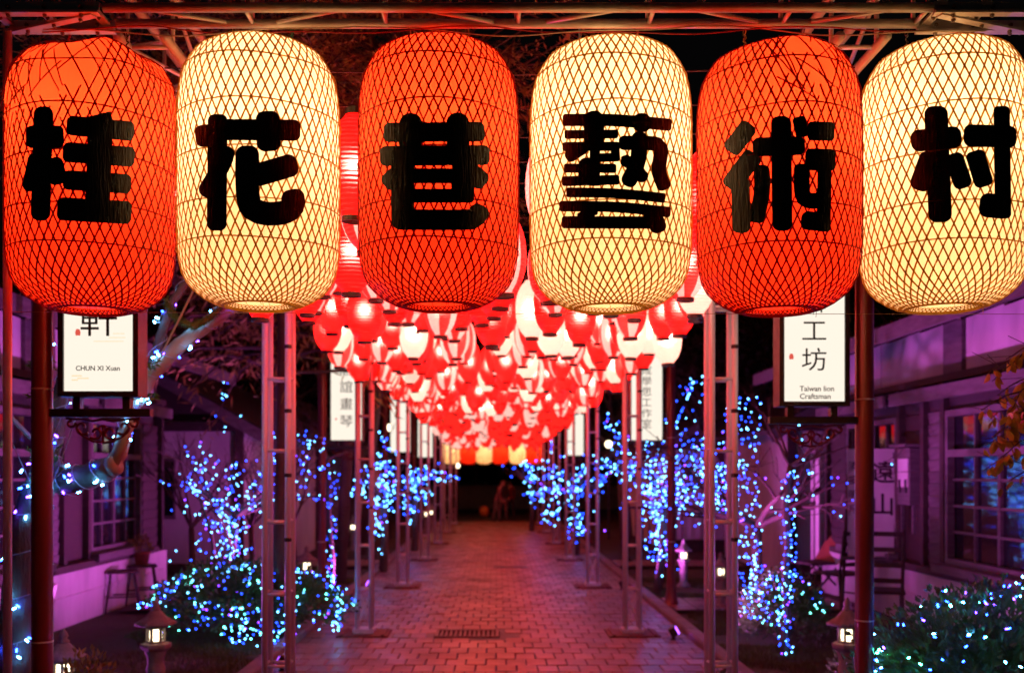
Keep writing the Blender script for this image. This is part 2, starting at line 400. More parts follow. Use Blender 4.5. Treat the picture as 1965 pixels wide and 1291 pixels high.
c = ramp(N, L, f, [(.3, (.25, .125, .095)), (.7, (.42, .20, .145))]); h = N.new("ShaderNodeHueSaturation"); L.new(c, h.inputs['Color'])
L.new(vmath(N, L, 'ADD', vmath(N, L, 'MULTIPLY', g.outputs['Random Per Island'], .55), .72), h.inputs['Value']); L.new(h.outputs[0], b.inputs['Base Color'])
L.new(vmath(N, L, 'ADD', vmath(N, L, 'MULTIPLY', f2, .35), .42), b.inputs['Roughness']); stains(N, L, b); L.new(b.outputs[0], out.inputs[0]); M['paver_far'] = m
rest.build('paver', M['paver_far'], path, kind='stuff')
# kerbs: single kerb stones along both edges
kb = MB(); kb.box((0, 0, 0), (.13, .79, .16), bev=.012); kme = kb.mesh('kerb_stone', M['kerb'])
for sgn, nm in ((-1, 'left'), (1, 'right')):
    kr = MB(); kr.box((sgn * (PW + .07), 17.4, -.07), (.12, 31, .05)); k0 = kr.build('kerb', M['joint'], kind='structure')
    y = 2.4
    while y < 32.8:
        o = link(kme, 'kerb_stone', k0); o.location = (sgn * (PW + .07), y, -.02 + rp.uniform(-.004, .004)); y += .8
# side pavement strips that cross the garden
for sgn in (-1, 1):
    for ya, yb in ((11.4, 12.5), (16.7, 18.0)):
        s0 = ground_sheet('side_path', min(sgn * (PW + .14), sgn * 4.3), max(sgn * (PW + .14), sgn * 4.3), ya, yb, .035, M['joint'])
        pb = MB(); x = PW + .3
        while x < 4.2:
            y = ya + .14
            while y < yb - .1:
                vs, fs = paver_mb(rp.randrange(6)); pb.add([(v[0] * 1.5 + sgn * x, v[1] * .95 + y, v[2] + .05) for v in vs], fs[4:]); y += .27
            x += .26
        pb.build('paver', M['paver_far'], s0, kind='stuff')
# grass
def grass(name, x0, x1, y0, y1, n, seed):
    rr = random.Random(seed); b = MB()
    for _ in range(n):
        x = rr.uniform(x0, x1); y = rr.uniform(y0, y1)
        if noise.noise(Vector((x * 1.3, y * 1.3, 9))) < -.18: continue
        a = rr.uniform(0, 6.28); h = rr.uniform(.02, .055); wd = .004; t = rr.uniform(-.03, .03); t2 = rr.uniform(-.03, .03); z = gh(x, y)
        b.add([(x - wd * math.cos(a), y - wd * math.sin(a), z), (x + wd * math.cos(a), y + wd * math.sin(a), z), (x + t, y + t2, z + h)], [(0, 1, 2)])
    o = b.build(name, M['grass'], kind='stuff'); return o
g1 = grass('grass', PW + .15, 3.4, 6.3, 15, 42000, 1); tag(g1, 'short dark turf right of the paved path', 'grass')
g2 = grass('grass', -3.6, -PW - .15, 6.3, 15, 42000, 2); tag(g2, 'short dark turf left of the paved path', 'grass')

# drain grate and cover strip in the path
d = thing('drain_grate', 'rectangular iron drain grate set in the near path', 'drain grate', (drain[0], drain[1], 0))
b = MB(); b.box((0, 0, -.041), (drain[2], drain[3], .004)); b.build('pit', M['dkiron'], d)
b = MB(); b.box((-.295, 0, -.01), (.03, .42, .05)); b.box((.295, 0, -.01), (.03, .42, .05)); b.box((0, .195, -.011), (.56, .03, .05)); b.box((0, -.195, -.011), (.56, .03, .05)); b.build('frame', M['iron'], d)
b = MB(); b.box((0, 0, 0), (.02, .36, .04)); bme = b.mesh('bar', M['iron'])
b = MB()
for (ax, ay, aw, ah) in ((-.42, 0, .20, .72), (.42, 0, .20, .72), (0, -.29, .64, .14), (0, .29, .64, .14)): b.box((ax, ay, -.022), (aw, ah, .04), bev=.004)
b.build('apron', M['kerb'], d, kind='stuff')
for k in range(12): o = link(bme, 'bar', d); o.location = (-.253 + k * .046, 0, -.012)
b = MB(); b.box((0, 0, 0), (.56, .014, .03)); o = b.build('cross_bar', M['iron'], d); o.location = (0, 0, -.018)
d = thing('cover_plate', 'narrow pale cover plate across the middle of the path', 'cover plate', at(979, 1087, 17.05).xy.to_3d())
b = MB(); b.box((0, 0, .006), (.46, .34, .012), bev=.004); b.build('plate', M['iron'], d)
b = MB(); b.box((0, 0, .002), (.56, .44, .008)); b.build('rim', M['kerb'], d)

# ================================================================ HOUSES
def window(parent, s, ya, yb, z0, z1, cols, rows, transom=None, proud=0.0):
    """window lying in the plane x = 0 of the facade, looking towards the path (s = direction of the path)"""
    yc, h, wd = (ya + yb) / 2, z1 - z0, yb - ya
    f = MB(); t = .06; X = s * (.03 + proud)
    f.box((X, ya + t / 2, (z0 + z1) / 2), (.07, t, h)); f.box((X, yb - t / 2, (z0 + z1) / 2), (.07, t, h))
    f.box((X, yc, z0 + t / 2), (.072, wd - 2 * t, t)); f.box((X, yc, z1 - t / 2), (.072, wd - 2 * t, t))
    if transom: f.box((X, yc, transom), (.08, wd - 2 * t, .07))
    w0 = f.build('window', M['timber_l'], parent)
    g = MB(); g.box((s * .0, yc, (z0 + z1) / 2), (.012, wd - .1, h - .1)); g.build('pane', M['glass'], w0)
    for i in range(1, cols):
        q = MB(); y = ya + t + (wd - 2 * t) * i / cols; wide = .05 if (cols % 2 == 0 and i == cols // 2) else .022
        q.box((s * .022, y, (z0 + z1) / 2), (.03, wide, h - 2 * t)); q.build('muntin', M['timber_l'], w0)
    for j in range(1, rows):
        q = MB(); z = z0 + t + ((transom or z1) - z0 - t) * j / rows
        q.box((s * .020, yc, z), (.028, wd - 2 * t, .026)); q.build('muntin', M['timber_l'], w0)
    return w0
def planks(parent, s, ya, yb, z0, z1, n, mat='timber', dx=.0):
    q = MB(); h = (z1 - z0) / n; q.box((0, 0, 0), (.022, yb - ya, h + .012), ry=s * .12); me = q.mesh('plank', M[mat])
    for k in range(n):
        o = link(me, 'plank', parent); o.location = (s * (.02 + dx), (ya + yb) / 2, z0 + h * (k + .5))
def house(sx, X, label):
    """sx = -1: left of the path. The facade is the plane x = 0 of the thing; the path lies towards -sx"""
    s = -sx
    h = thing('wooden_house', label, 'house', (X, 0, 0))
    Y0, Y1 = 4.2, 13.6
    b = MB(); b.box((-s * 2.0, (Y0 + Y1) / 2, 1.45), (3.96, Y1 - Y0, 2.9)); b.build('wall', M['timber'], h)
    b = MB(); b.box((s * .05, (Y0 + Y1) / 2, .2785), (.14, Y1 - Y0 - .01, .557)); b.box((s * .127, (Y0 + Y1) / 2, .30), (.016, Y1 - Y0 - .3, .03)); b.build('foundation_wall', M['white_wall'], h)
    b = MB(); b.box((s * .05, (Y0 + Y1) / 2 - .1, .60), (.2, Y1 - Y0 - .6, .075), bev=.008); b.build('sill_beam', M['timber'], h)
    # upper band of plastered panels between posts
    ys = [4.6, 6.3, 8.1, 9.6, 10.0, 11.7, 13.3]
    for k in range(len(ys) - 1):
        if abs(ys[k + 1] - ys[k]) < .5:
            q = MB(); q.box((s * .035, (ys[k] + ys[k + 1]) / 2, 2.83), (.09, ys[k + 1] - ys[k], .56)); q.build('post', M['timber_l'], h)
        else:
            q = MB(); q.box((s * .012, (ys[k] + ys[k + 1]) / 2, 2.83), (.06, ys[k + 1] - ys[k] - .02, .54)); q.build('plaster_panel', M['white_wall'], h)
    q = MB(); q.box((s * .06, 8.95, 2.52), (.13, 9.2, .07)); q.build('rail', M['timber'], h)
    q = MB(); q.box((s * .05, 8.95, 3.12), (.11, 9.2, .06)); q.build('rail', M['timber'], h)
    # dark siding below the rail
    planks(h, s, 4.6, 13.3, 2.22, 2.48, 2, 'timber', .0)
    # windows, boards, shutters, little roofs
    for (ya, yb) in ((8.0, 9.95), (11.15, 12.75)):
        window(h, s, ya, yb, .70, 2.2, 4, 4, 1.78, .02)
        q = MB(); q.box((s * .12, (ya + yb) / 2, .655), (.16, yb - ya + .12, .09), bev=.01); q.build('sill', M['timber_l'], h)
    for (ya, yb, fa) in ((7.8, 10.75, .44), (10.95, 13.2, .36)):
        r = MB(); r.box((s * .16, (ya + yb) / 2, 2.43), (.30, yb - ya, .035), ry=s * .14); rf = r.build('window_roof', M['tile'], h)
        q = MB(); q.box((s * .305, (ya + yb) / 2, 2.355), (.03, yb - ya + .04, .13)); q.build('fascia', M['timber_l'], rf)
        y = ya + .2
        q = MB(); q.box((0, 0, 0), (.26, .045, .05)); qm = q.mesh('bracket', M['timber'])
        while y < yb:
            o = link(qm, 'bracket', rf); o.location = (s * .15, y, 2.37); y += .62
    planks(h, s, 10.05, 10.42, .62, 2.2, 13, 'timber_l', .01)
    planks(h, s, 12.9, 13.45, .62, 2.2, 13, 'timber', .01)
    planks(h, s, 7.3, 7.95, .62, 2.2, 13, 'timber_l', .01)
    q = MB(); q.box((s * .012, 10.80, 1.42), (.02, .62, 1.56)); q.build('shutter', M['timber'], h)
    for yy_ in (10.47, 11.1, 13.52, 10.0):
        q = MB(); q.box((s * .045, yy_, 1.55), (.1, .085, 1.95)); q.build('post', M['timber'], h)
    # main roof: slab, fascia, soffit boards, rafters
    # the slab falls towards the path
    ang = .36
    r = MB(); L_ = 2.6; cx = -s * .45; r.box((cx, 9.0, 3.42), (L_, 11.2, .05), ry=s * ang); rf = r.build('roof', M['tile'], h)
    q = MB(); q.box((-s * .45, 9.0, 3.375), (L_ - .04, 11.1, .03), ry=s * ang); q.build('soffit', M['soffit'], rf)
    ex = cx + s * math.cos(ang) * L_ / 2; ez = 3.42 - math.sin(ang) * L_ / 2
    q = MB(); q.box((ex, 9.0, ez - .04), (.035, 11.24, .15)); q.build('fascia', M['timber_l'], rf)
    q = MB(); q.box((0, 0, 0), (1.25, .055, .085), ry=s * ang); qm = q.mesh('rafter', M['timber'])
    y = 3.7
    while y < 14.5:
        o = link(qm, 'rafter', rf); o.location = (cx + s * .62, y, 3.42 - .62 * math.tan(ang) - .1); y += .75
    # roof tile courses along the eave
    q = MB(); q.tube([(-.0, 0, 0), (L_ - .1, 0, 0)], .035, 6); qm = q.mesh('tile_row', M['tile'])
    y = 3.5
    while y < 14.5:
        o = link(qm, 'tile_row', rf); o.location = (cx - s * math.cos(ang) * (L_ / 2 - .05), y, 3.45 + math.sin(ang) * (L_ / 2 - .05)); o.rotation_euler = (0, ang if s > 0 else math.pi - ang, 0); y += .22
    return h
HL = house(-1, -4.55, 'dark wooden house with lattice windows left of the path')
HR = house(1, 4.50, 'dark wooden house with lattice windows right of the path')

def gable_house(label, x0, x1, y0, y1, zw, peak, door=None, win=(), wall='white_wall'):
    cx, cyy = (x0 + x1) / 2, (y0 + y1) / 2
    h = thing('plastered_house', label, 'house', (cx, cyy, 0))
    W, D = x1 - x0, y1 - y0
    b = MB(); b.box((0, 0, zw / 2), (W, D, zw)); b.build('wall', M[wall], h)
    b = MB(); b.add([(-W / 2, -D / 2 + .001, zw), (W / 2, -D / 2 + .001, zw), (0, -D / 2 + .001, peak), (-W / 2, D / 2, zw), (W / 2, D / 2, zw), (0, D / 2, peak)], [(0, 1, 2), (5, 4, 3), (0, 3, 4, 1), (1, 4, 5, 2), (2, 5, 3, 0)]); b.build('gable', M['timber'], h)
    for sg in (-1, 1):
        a = math.atan2(peak - zw, W / 2); ln = math.hypot(W / 2, peak - zw) + .55
        q = MB(); q.box((sg * (W / 4 + .2 * math.cos(a)), 0, (zw + peak) / 2 + .06 - .2 * math.sin(a)), (ln, D + 1.0, .07), ry=sg * a); rf = q.build('roof', M['tile'], h)
        q = MB(); q.box((sg * (W / 4 + .2 * math.cos(a)), -D / 2 - .51, (zw + peak) / 2 - .02 - .2 * math.sin(a)), (ln, .04, .16), ry=sg * a); q.build('barge_board', M['timber_l'], rf)
    for xx in (-W / 2 + .05, W / 2 - .05):
        q = MB(); q.box((xx, -D / 2 - .02, zw / 2), (.12, .06, zw)); q.build('post', M['timber'], h)
    q = MB(); q.box((0, -D / 2 - .025, zw - .08), (W, .07, .14)); q.build('beam', M['timber'], h)
    q = MB(); q.box((0, -D / 2 - .02, .12), (W - .2, .06, .24)); q.build('plinth', M['timber'], h)
    for (xa, xb, za, zb) in win:
        f = MB(); f.box(((xa + xb) / 2 - cx, -D / 2 - .012, (za + zb) / 2), (xb - xa, .05, zb - za)); w0 = f.build('window', M['timber_l'], h)
        for k in range(3):
            q = MB(); ww = (xb - xa) / 3; q.box((xa - cx + ww * (k + .5), -D / 2 - .03, (za + zb) / 2), (ww - .05, .03, zb - za - .1)); q.build('pane', M['glass'], w0)
    if door:
        xa, xb, zb = door
        f = MB(); f.box(((xa + xb) / 2 - cx, -D / 2 - .02, zb / 2), (xb - xa, .06, zb)); d0 = f.build('door', M['timber_l'], h)
        q = MB(); q.ball((xb - cx - .1, -D / 2 - .07, zb / 2), .03); q.build('handle', M['iron'], d0)
    return h
gable_house('plastered garden house with dark corner posts left, behind the twiggy tree', -8.2, -3.75, 15.0, 21.0, 2.35, 3.6, None, ((-5.3, -4.75, .9, 1.8),))
gable_house('low white house far left behind the lit trees', -7.4, -3.3, 23.5, 29.0, 2.1, 3.4, (-4.6, -3.9, 1.9))
gable_house('plastered house right of the leaning easel, with a bare end wall', 4.3, 8.5, 14.9, 19.0, 2.35, 3.6, None, ((6.2, 7.2, .9, 1.9),))
gable_house('smaller plastered house right, behind the trunk wrapped in blue lights', 3.45, 8.0, 20.3, 28.0, 2.2, 3.5, None, ((5.2, 6.2, .9, 1.7),))
# far boundary wall beyond the road
fw = thing('boundary_wall', 'low dark wall beyond the road at the path end', 'wall', (0, 44.5, 0))
b = MB(); b.box((0, 0, .45), (60, .25, .95)); b.build('wall', M['stone'], fw)
b = MB(); b.box((0, 0, .97), (60.1, .34, .09)); b.build('coping', M['kerb'], fw)

# ================================================================ ALUMINIUM GATE AND TUNNEL FRAME
ZC = 3.194                                                  # underside chords of the gate beam
gate = thing('truss_gate', 'bright aluminium truss gate over the six big lanterns', 'truss gate', (0, 3.54, 0))
for (y, z, r, nm) in ((-.065, ZC, .0165, 'lower_chord'), (.06, ZC, .0165, 'lower_chord'), (-.065, ZC + .20, .0165, 'upper_chord'), (.06, ZC + .20, .0165, 'upper_chord')):
    b = MB(); b.tube([(-1.35 + .05 * 0, y, z), (1.50, y, z)], r, 14); b.build(nm, M['alu'], gate, True)
b = MB(); b.tube([(0, -.05, 0), (0, .045, 0)], .0085, 8); lm = b.mesh('lacing_bar', M['alu'], True)
b = MB(); b.tube([(-.12, -.05, 0), (.12, .045, 0)], .0085, 8); ld1 = b.mesh('lacing_bar', M['alu'], True)
b = MB(); b.tube([(.12, -.05, 0), (-.12, .045, 0)], .0085, 8); ld2 = b.mesh('lacing_bar', M['alu'], True)
b = MB(); b.tube([(0, 0, .012), (0, 0, .19)], .0085, 8); lv = b.mesh('lacing_bar', M['alu'], True)
wl_ = MB(); wl_.lathe([(.009, .0), (.0135, .003), (.0135, .007), (.0095, .011)], 8); wm = wl_.mesh('weld', M['iron'], True)
x = -.86; k = 0
def gx(px): return (px - VX) / FPX * 3.54
for px in (478, 738, 995, 1250, 1510, 1768):
    o = link(lm, 'lacing_bar', gate); o.location = (gx(px), 0, ZC)
    for yy_ in (-.065, .06):
        o = link(lv, 'lacing_bar', gate); o.location = (gx(px) - .004, yy_, ZC)
for px, mm in ((362, ld1), (592, ld2), (880, ld1), (1116, ld2), (1395, ld1), (1630, ld2)):
    o = link(mm, 'lacing_bar', gate); o.location = (gx(px), 0, ZC)
    z0 = ZC
    bb = MB(); sg = 1 if mm is ld1 else -1
    bb.tube([(gx(px) - sg * .12, -.065, ZC + .012), (gx(px) + sg * .12, -.065, ZC + .188)], .0085, 8); bb.build('lacing_bar', M['alu'], gate, True)
# corner blocks of flat punched bars, and the legs
def punched(p0, p1, wid, nrm, mat='alu'):
    """flat bar from p0 to p1 with bolts along it"""
    p0, p1 = Vector(p0), Vector(p1); d = (p1 - p0); ln = d.length; d.normalize(); n = Vector(nrm).normalized(); sd = d.cross(n).normalized()
    b = MB(); t = .004
    vs = [p0 + sd * a * wid / 2 + n * c * t + d * e * ln for e in (0, 1) for a in (-1, 1) for c in (-1, 1)]
    b.add(vs, [(0, 1, 3, 2), (4, 6, 7, 5), (0, 4, 5, 1), (2, 3, 7, 6), (0, 2, 6, 4), (1, 5, 7, 3)])
    o = b.build('corner_bar', M[mat], gate)
    k = max(1, int(ln / .11)); q = MB()
    for i in range(k):
        c = p0 + d * ln * (i + .5) / k + n * t
        q.tube([c - n * .001, c + n * .006], .0075, 6)
        q.tube([c + n * .006, c + n * .010], .0045, 6)
    q.build('bolts', M['iron'], o, kind='stuff')
for sg, xa, xb in ((-1, -1.735, -1.36), (1, 1.50, 1.90)):
    for y in (-.075, .068):
        punched((xa, y, ZC - .004), (xb, y, ZC - .004), .036, (0, -1, 0))
        punched((xa, y, ZC + .2), (xb, y, ZC + .2), .036, (0, -1, 0))
        punched((xa, y, ZC - .024), (xb, y, ZC - .024), .034, (0, 0, -1))
    for xx in ((xa, xa + .165, xb - .03) if sg < 0 else (xb, xb - .22, xa + .03)):
        punched((xx, -.073, ZC), (xx, .066, ZC), .034, (0, 0, -1))
        punched((xx, -.078, ZC), (xx, -.078, ZC + .2), .034, (0, -1, 0))
    q0, q1 = (xa + .02, xb - .02) if sg > 0 else (xb - .02, xa + .02)
    punched((q0, -.07, ZC - .028), (q1, .066, ZC - .028), .03, (0, 0, -1))
    xo = xa if sg < 0 else xb
    for dx in (0, .0):
        pass
    for (dx, dy) in ((-.03, -.06), (.03, -.06), (-.03, .06), (.03, .06)):
        b = MB(); b.tube([(xo + sg * .035 + dx, dy, 0.02), (xo + sg * .035 + dx, dy, ZC - .03)], .016, 10); b.build('leg', M['galv'], gate, True)
    z = .4
    b = MB(); b.tube([(xo + sg * .035 - .03, -.06, 0), (xo + sg * .035 + .03, -.06, 0)], .008, 6); rm = b.mesh('rung', M['alu'])
    while z < 3.1:
        o = link(rm, 'rung', gate); o.location = (0, 0, z); z += .42
    b = MB(); b.box((xo + sg * .03, 0, .01), (.3, .35, .02)); b.build('base_plate', M['rust'], gate)

# tunnel frame: one side beam on each side, resting on the truss posts
PYS = [6.05, 10.0, 14.1, 18.4, 22.6, 26.8, 31.0]
def side_beam(sg, label):
    t = thing('truss_beam', label, 'truss beam', (-1.30 if sg < 0 else 1.345, 3.7, ZC))
    for (dx, dz) in ((-.085, 0), (.085, 0), (-.085, .19), (.085, .19)):
        b = MB(); b.tube([(dx, 0, dz), (dx, 28, dz)], .019, 10); b.build('chord', M['galv'], t, True)
    bv = MB(); bv.tube([(-.085, 0, 0), (-.085, 0, .19)], .009, 6); bv.tube([(.085, 0, 0), (.085, 0, .19)], .009, 6); mv = bv.mesh('lacing_bar', M['galv'], True)
    bh = MB(); bh.tube([(-.085, 0, 0), (.085, 0, 0)], .009, 6); mh = bh.mesh('lacing_bar', M['galv'], True)
    bd = MB(); bd.tube([(-.085, 0, 0), (-.085, .40, .19)], .009, 6); bd.tube([(.085, .4, 0), (.085, 0, .19)], .009, 6); bd.tube([(-.085, 0, 0), (.085, .4, 0)], .009, 6); md = bd.mesh('lacing_bar', M['galv'], True)
    for k in range(40):
        y = .1 + k * .42
        for mm in (mv, mh, md):
            o = link(mm, 'lacing_bar', t); o.location = (0, y, 0)
side_beam(-1, 'long truss beam running back along the left edge of the lantern canopy')
side_beam(1, 'long truss beam running back along the right edge of the lantern canopy')

pc = MB(); pc.tube([(0, 0, .03), (0, 0, 3.17)], .0185, 12); pme = pc.mesh('pipe', M['galv'], True)
rb = MB(); rb.tube([(-.068, 0, 0), (.068, 0, 0)], .010, 8); rme = rb.mesh('rung', M['galv'], True)
rb = MB(); rb.tube([(0, -.068, 0), (0, .068, 0)], .008, 8); rme2 = rb.mesh('rung', M['galv'], True)
rb = MB(); rb.tube([(-.068, 0, .03), (.068, 0, .38)], .006, 6); rb.tube([(.068, 0, .03), (-.068, 0, .38)], .006, 6); xme = rb.mesh('cross_brace', M['galv'])
cl = MB(); cl.lathe([(.0185, -.012), (.023, -.009), (.023, .009), (.0185, .012)], 10); cme = cl.mesh('clamp', M['black'])
bp_ = MB(); bp_.box((0, 0, .0075), (.50, .46, .015)); bp_.box((-.2, 0, .02), (.03, .44, .012)); bp_.box((.2, 0, .02), (.03, .44, .012)); bme_ = bp_.mesh('base_plate', M['rust'])
ft = MB(); ft.box((0, 0, .045), (.21, .21, .03)); ft.box((0, 0, .03), (.19, .19, .05)); fme = ft.mesh('foot', M['galv'])
def truss_post(sg, k, Y):
    side = 'left' if sg < 0 else 'right'
    nxt = ['nearest', 'second', 'third', 'fourth', 'fifth', 'sixth', 'farthest'][k]
    t = thing('truss_post', f'slim aluminium ladder post, {nxt} in the row along the {side} edge of the path', 'post', (-1.30 if sg < 0 else 1.345, Y, 0), 0, 'truss posts carrying the canopy')
    for (dx, dy) in ((-.068, -.068), (.068, -.068), (-.068, .068), (.068, .068)):
        o = link(pme, 'pipe', t); o.location = (dx, dy, 0)
    z = .45
    while z < 3.1:
        for dy in (-.068, .068):
            o = link(rme, 'rung', t); o.location = (0, dy, z)
        for dx in (-.068, .068):
            o = link(rme2, 'rung', t); o.location = (dx, 0, z + .01)
        z += .425
    for dy in (-.068, .068):
        o = link(xme, 'cross_brace', t); o.location = (0, dy, .05)
    for j in range(5):
        o = link(cme, 'clamp', t); o.location = (.068, -.068, 1.2 + j * .38 + .05 * k)
    link(bme_, 'base_plate', t); link(fme, 'foot', t)
for k, Y in enumerate(PYS):
    for sg in (-1, 1): truss_post(sg, k, Y)

# small violet floodlights standing beside the post bases
fb = MB(); fb.box((0, 0, .075), (.13, .07, .09), rx=-.5, bev=.008); fbm = fb.mesh('housing', M['black'])
fb = MB(); fb.box((0, -.037, .085), (.11, .006, .07), rx=-.5); fgm = fb.mesh('glass', M['violet'])
fb = MB(); fb.box((-.07, 0, .04), (.008, .03, .08)); fb.box((.07, 0, .04), (.008, .03, .08)); fb.box((0, 0, .006), (.148, .05, .008)); fkm = fb.mesh('bracket', M['black'])
def flood(sg, x, Y, where, aim, e):
    t = thing('floodlight', f'small violet floodlight on the ground {where}', 'floodlight', (sg * x, Y, .0), aim)
    link(fbm, 'housing', t); link(fgm, 'glass', t); link(fkm, 'bracket', t)
    lamp('violet_beam', 'SPOT', e, (.85, .12, .95), (0, -.09, .14), t, .04, (R_(129), 0, math.pi), 105, 1.0)
FLE = 440
flood(-1, 1.74, 11.05, 'behind the second left truss post', R_(-80), FLE); flood(1, 1.70, 9.7, 'beside the second right truss post', R_(80), FLE)
flood(1, 1.74, 7.7, 'by the right kerb near the wrapped trunk', R_(88), FLE * .7)
flood(-1, 1.72, 13.8, 'beside the third left truss post', R_(-80), FLE * .8); flood(1, 1.72, 13.8, 'beside the third right truss post', R_(80), FLE * .8)
flood(-1, 3.35, 7.7, 'in the left garden, turned towards the posts', R_(58), 80); flood(1, 3.45, 7.4, 'in the right garden, turned towards the posts', R_(-58), 45)
flood(1, 2.3, 17.6, 'in the right garden before the small plastered house', R_(150), 90)
flood(-1, 1.72, 8.2, 'by the left kerb near the lit hedge', R_(-95), FLE)

# ================================================================ SIX BIG BAMBOO LANTERNS
YL = 3.60; BR = .2815
PROF = [(.44, 0), (.58, .013), (.70, .033), (.80, .056), (.88, .083), (.945, .122), (.985, .18), (1, .26), (1.003, .4), (1.003, .6), (1, .72), (.993, .78), (.97, .838), (.915, .90), (.80, .955), (.63, .987), (.46, 1.0), (.30, 1.004)]
BH = .915
def prof_at(s_list):
    pts = [(r * BR, t * BH) for r, t in PROF]
    cum = [0]
    for a, b in zip(pts, pts[1:]): cum.append(cum[-1] + math.hypot(b[0] - a[0], b[1] - a[1]))
    out_ = []
    for s in s_list:
        s = min(max(s, 0), cum[-1] - 1e-6); i = max(k for k in range(len(cum)) if cum[k] <= s); i = min(i, len(pts) - 2)
        f = (s - cum[i]) / (cum[i + 1] - cum[i]); a, b = pts[i], pts[i + 1]
        out_.append((a[0] + (b[0] - a[0]) * f, a[1] + (b[1] - a[1]) * f, (b[0] - a[0]), (b[1] - a[1])))
    return out_, cum[-1]
_, SL = prof_at([0])
def rprof(z):
    t = z / BH
    for (r0, t0), (r1, t1) in zip(PROF, PROF[1:]):
        if t0 <= t <= t1: return BR * (r0 + (r1 - r0) * (t - t0) / max(t1 - t0, 1e-6))
    return BR * .4
def deform(kind, th, r, z):
    """kind 1: the torn lantern, its cloth bulging and slumped round the top; kind 2: slightly dented"""
    if kind == 1:
        u = max(0, (z / BH - .70) / .30); a = math.cos(th + 2.55)          # strongest towards the left front
        f = 1 + u * (.04 * math.sin(3 * th + .6) + .025 * math.sin(7 * th)) + .03 * max(0, a) * math.sin(min(u, 1) * math.pi) * .9
        e = max(0, math.cos(th + .55)); f += .04 * e ** 3 * math.sin(min(u * 1.0, 1) * math.pi)
        z2 = z - .03 * u * max(0, a) + .012 * u * math.sin(5 * th)
        return r * f, z2
    if kind == 2:
        u = max(0, (z / BH - .6) / .4); return r * (1 + .03 * u * math.sin(4 * th + 1)), z
    return r * (1 + .006 * math.sin(2 * th + 1)), z
def shell(kind):
    b = MB(); n = 44
    rows = prof_at([SL * i / n for i in range(n + 1)])[0]; seg = 72; vs = []
    for (r, z, _a, _b) in rows:
        for k in range(seg):
            th = 2 * math.pi * k / seg; q, zz = deform(kind, th, r - .001, z); vs.append((q * math.cos(th), q * math.sin(th), zz))
    fs = [(i * seg + k, i * seg + (k + 1) % seg, (i + 1) * seg + (k + 1) % seg, (i + 1) * seg + k) for i in range(n) for k in range(seg)]
    fs.append(tuple(range(n * seg, (n + 1) * seg)))
    return b.add(vs, fs)
def ribbon(b, path_, wid, off, thick, kind):
    """flat strip following (theta, s) samples on the lantern surface"""
    smp = prof_at([s for _, s in path_])[0]; P = []; Nn = []
    for (th, s), (r, z, dr, dz) in zip(path_, smp):
        q, zz = deform(kind, th, r, z); ln = math.hypot(dr, dz) or 1
        n = Vector((math.cos(th) * dz / ln, math.sin(th) * dz / ln, -dr / ln)); P.append(Vector((q * math.cos(th), q * math.sin(th), zz)) + n * off); Nn.append(n)
    vs = []; m_ = len(P)
    for i in range(m_):
        d = (P[min(i + 1, m_ - 1)] - P[max(i - 1, 0)]).normalized(); sd = d.cross(Nn[i]).normalized() * wid / 2; u = Nn[i] * thick / 2
        vs += [P[i] - sd - u, P[i] + sd - u, P[i] + sd + u, P[i] - sd + u]
    fs = []
    for i in range(m_ - 1):
        for k in range(4):
            a, c = i * 4 + k, i * 4 + (k + 1) % 4
            fs.append((a, c, c + 4, a + 4))
    b.add(vs, fs)
NS = 54
def weave(kind, seed):
    rr = random.Random(seed); b = MB(); n = 30
    for sgn in (1, -1):
        for k in range(NS):
            th = 2 * math.pi * (k + rr.uniform(-.05, .05)) / NS; path_ = []; tw = rr.uniform(-.003, .003)
            s1 = SL * .985; s0 = 0.0
            for i in range(n + 1):
                s = SL * i / n; r = prof_at([s])[0][0][0]
                path_.append((th, s)); th += sgn * (.44 + tw) / max(r, .55 * BR) * SL / n
            if kind == 1:
                mid = path_[int(n * .74)][0]; a = math.cos(mid + 2.1)       # front left: broken open at the top
                if a > .58 and rr.random() < .85: path_ = path_[:int(n * rr.uniform(.64, .76))]
            elif kind == 2:
                mid = path_[int(n * .8)][0]
                if math.cos(mid + 1.2) > .82 and rr.random() < .55: path_ = path_[:int(n * rr.uniform(.72, .86))]
            ribbon(b, path_, rr.uniform(.0052, .0064), .0018 if sgn > 0 else .0034, .0012, kind)
    if kind:                                                           # loose strips lying across the torn part
        for _ in range(30 if kind == 1 else 10):
            th = (-2.1 if kind == 1 else -1.2) + rr.uniform(-.7, .7); s = SL * rr.uniform(.64, .88); dth = rr.uniform(-.6, .6); ds = rr.uniform(.06, .20) * SL
            ribbon(b, [(th + dth * i / 10, min(s + ds * i / 10, SL * .97)) for i in range(11)], .0046, rr.uniform(.004, .008), .0012, kind)
    return b
def hoops(kind):
    out_ = []
    for t in (.205, .345, .53, .70, .875):
        z = t * BH; b = MB(); n = 72; vs = []
        for k in range(n):
            th = 2 * math.pi * k / n; q, zz = deform(kind, th, rprof(z), z + .003 * math.sin(3 * th + t * 9)); q += .0052
            for dz, dr in ((-.0022, -.0006), (.0022, -.0006), (.0022, .0006), (-.0022, .0006)): vs.append(((q + dr) * math.cos(th), (q + dr) * math.sin(th), zz + dz))
        fs = [(k * 4 + j, ((k + 1) % n) * 4 + j, ((k + 1) % n) * 4 + (j + 1) % 4, k * 4 + (j + 1) % 4) for k in range(n) for j in range(4)]
        out_.append(b.add(vs, fs))
    return out_
meshes = {}
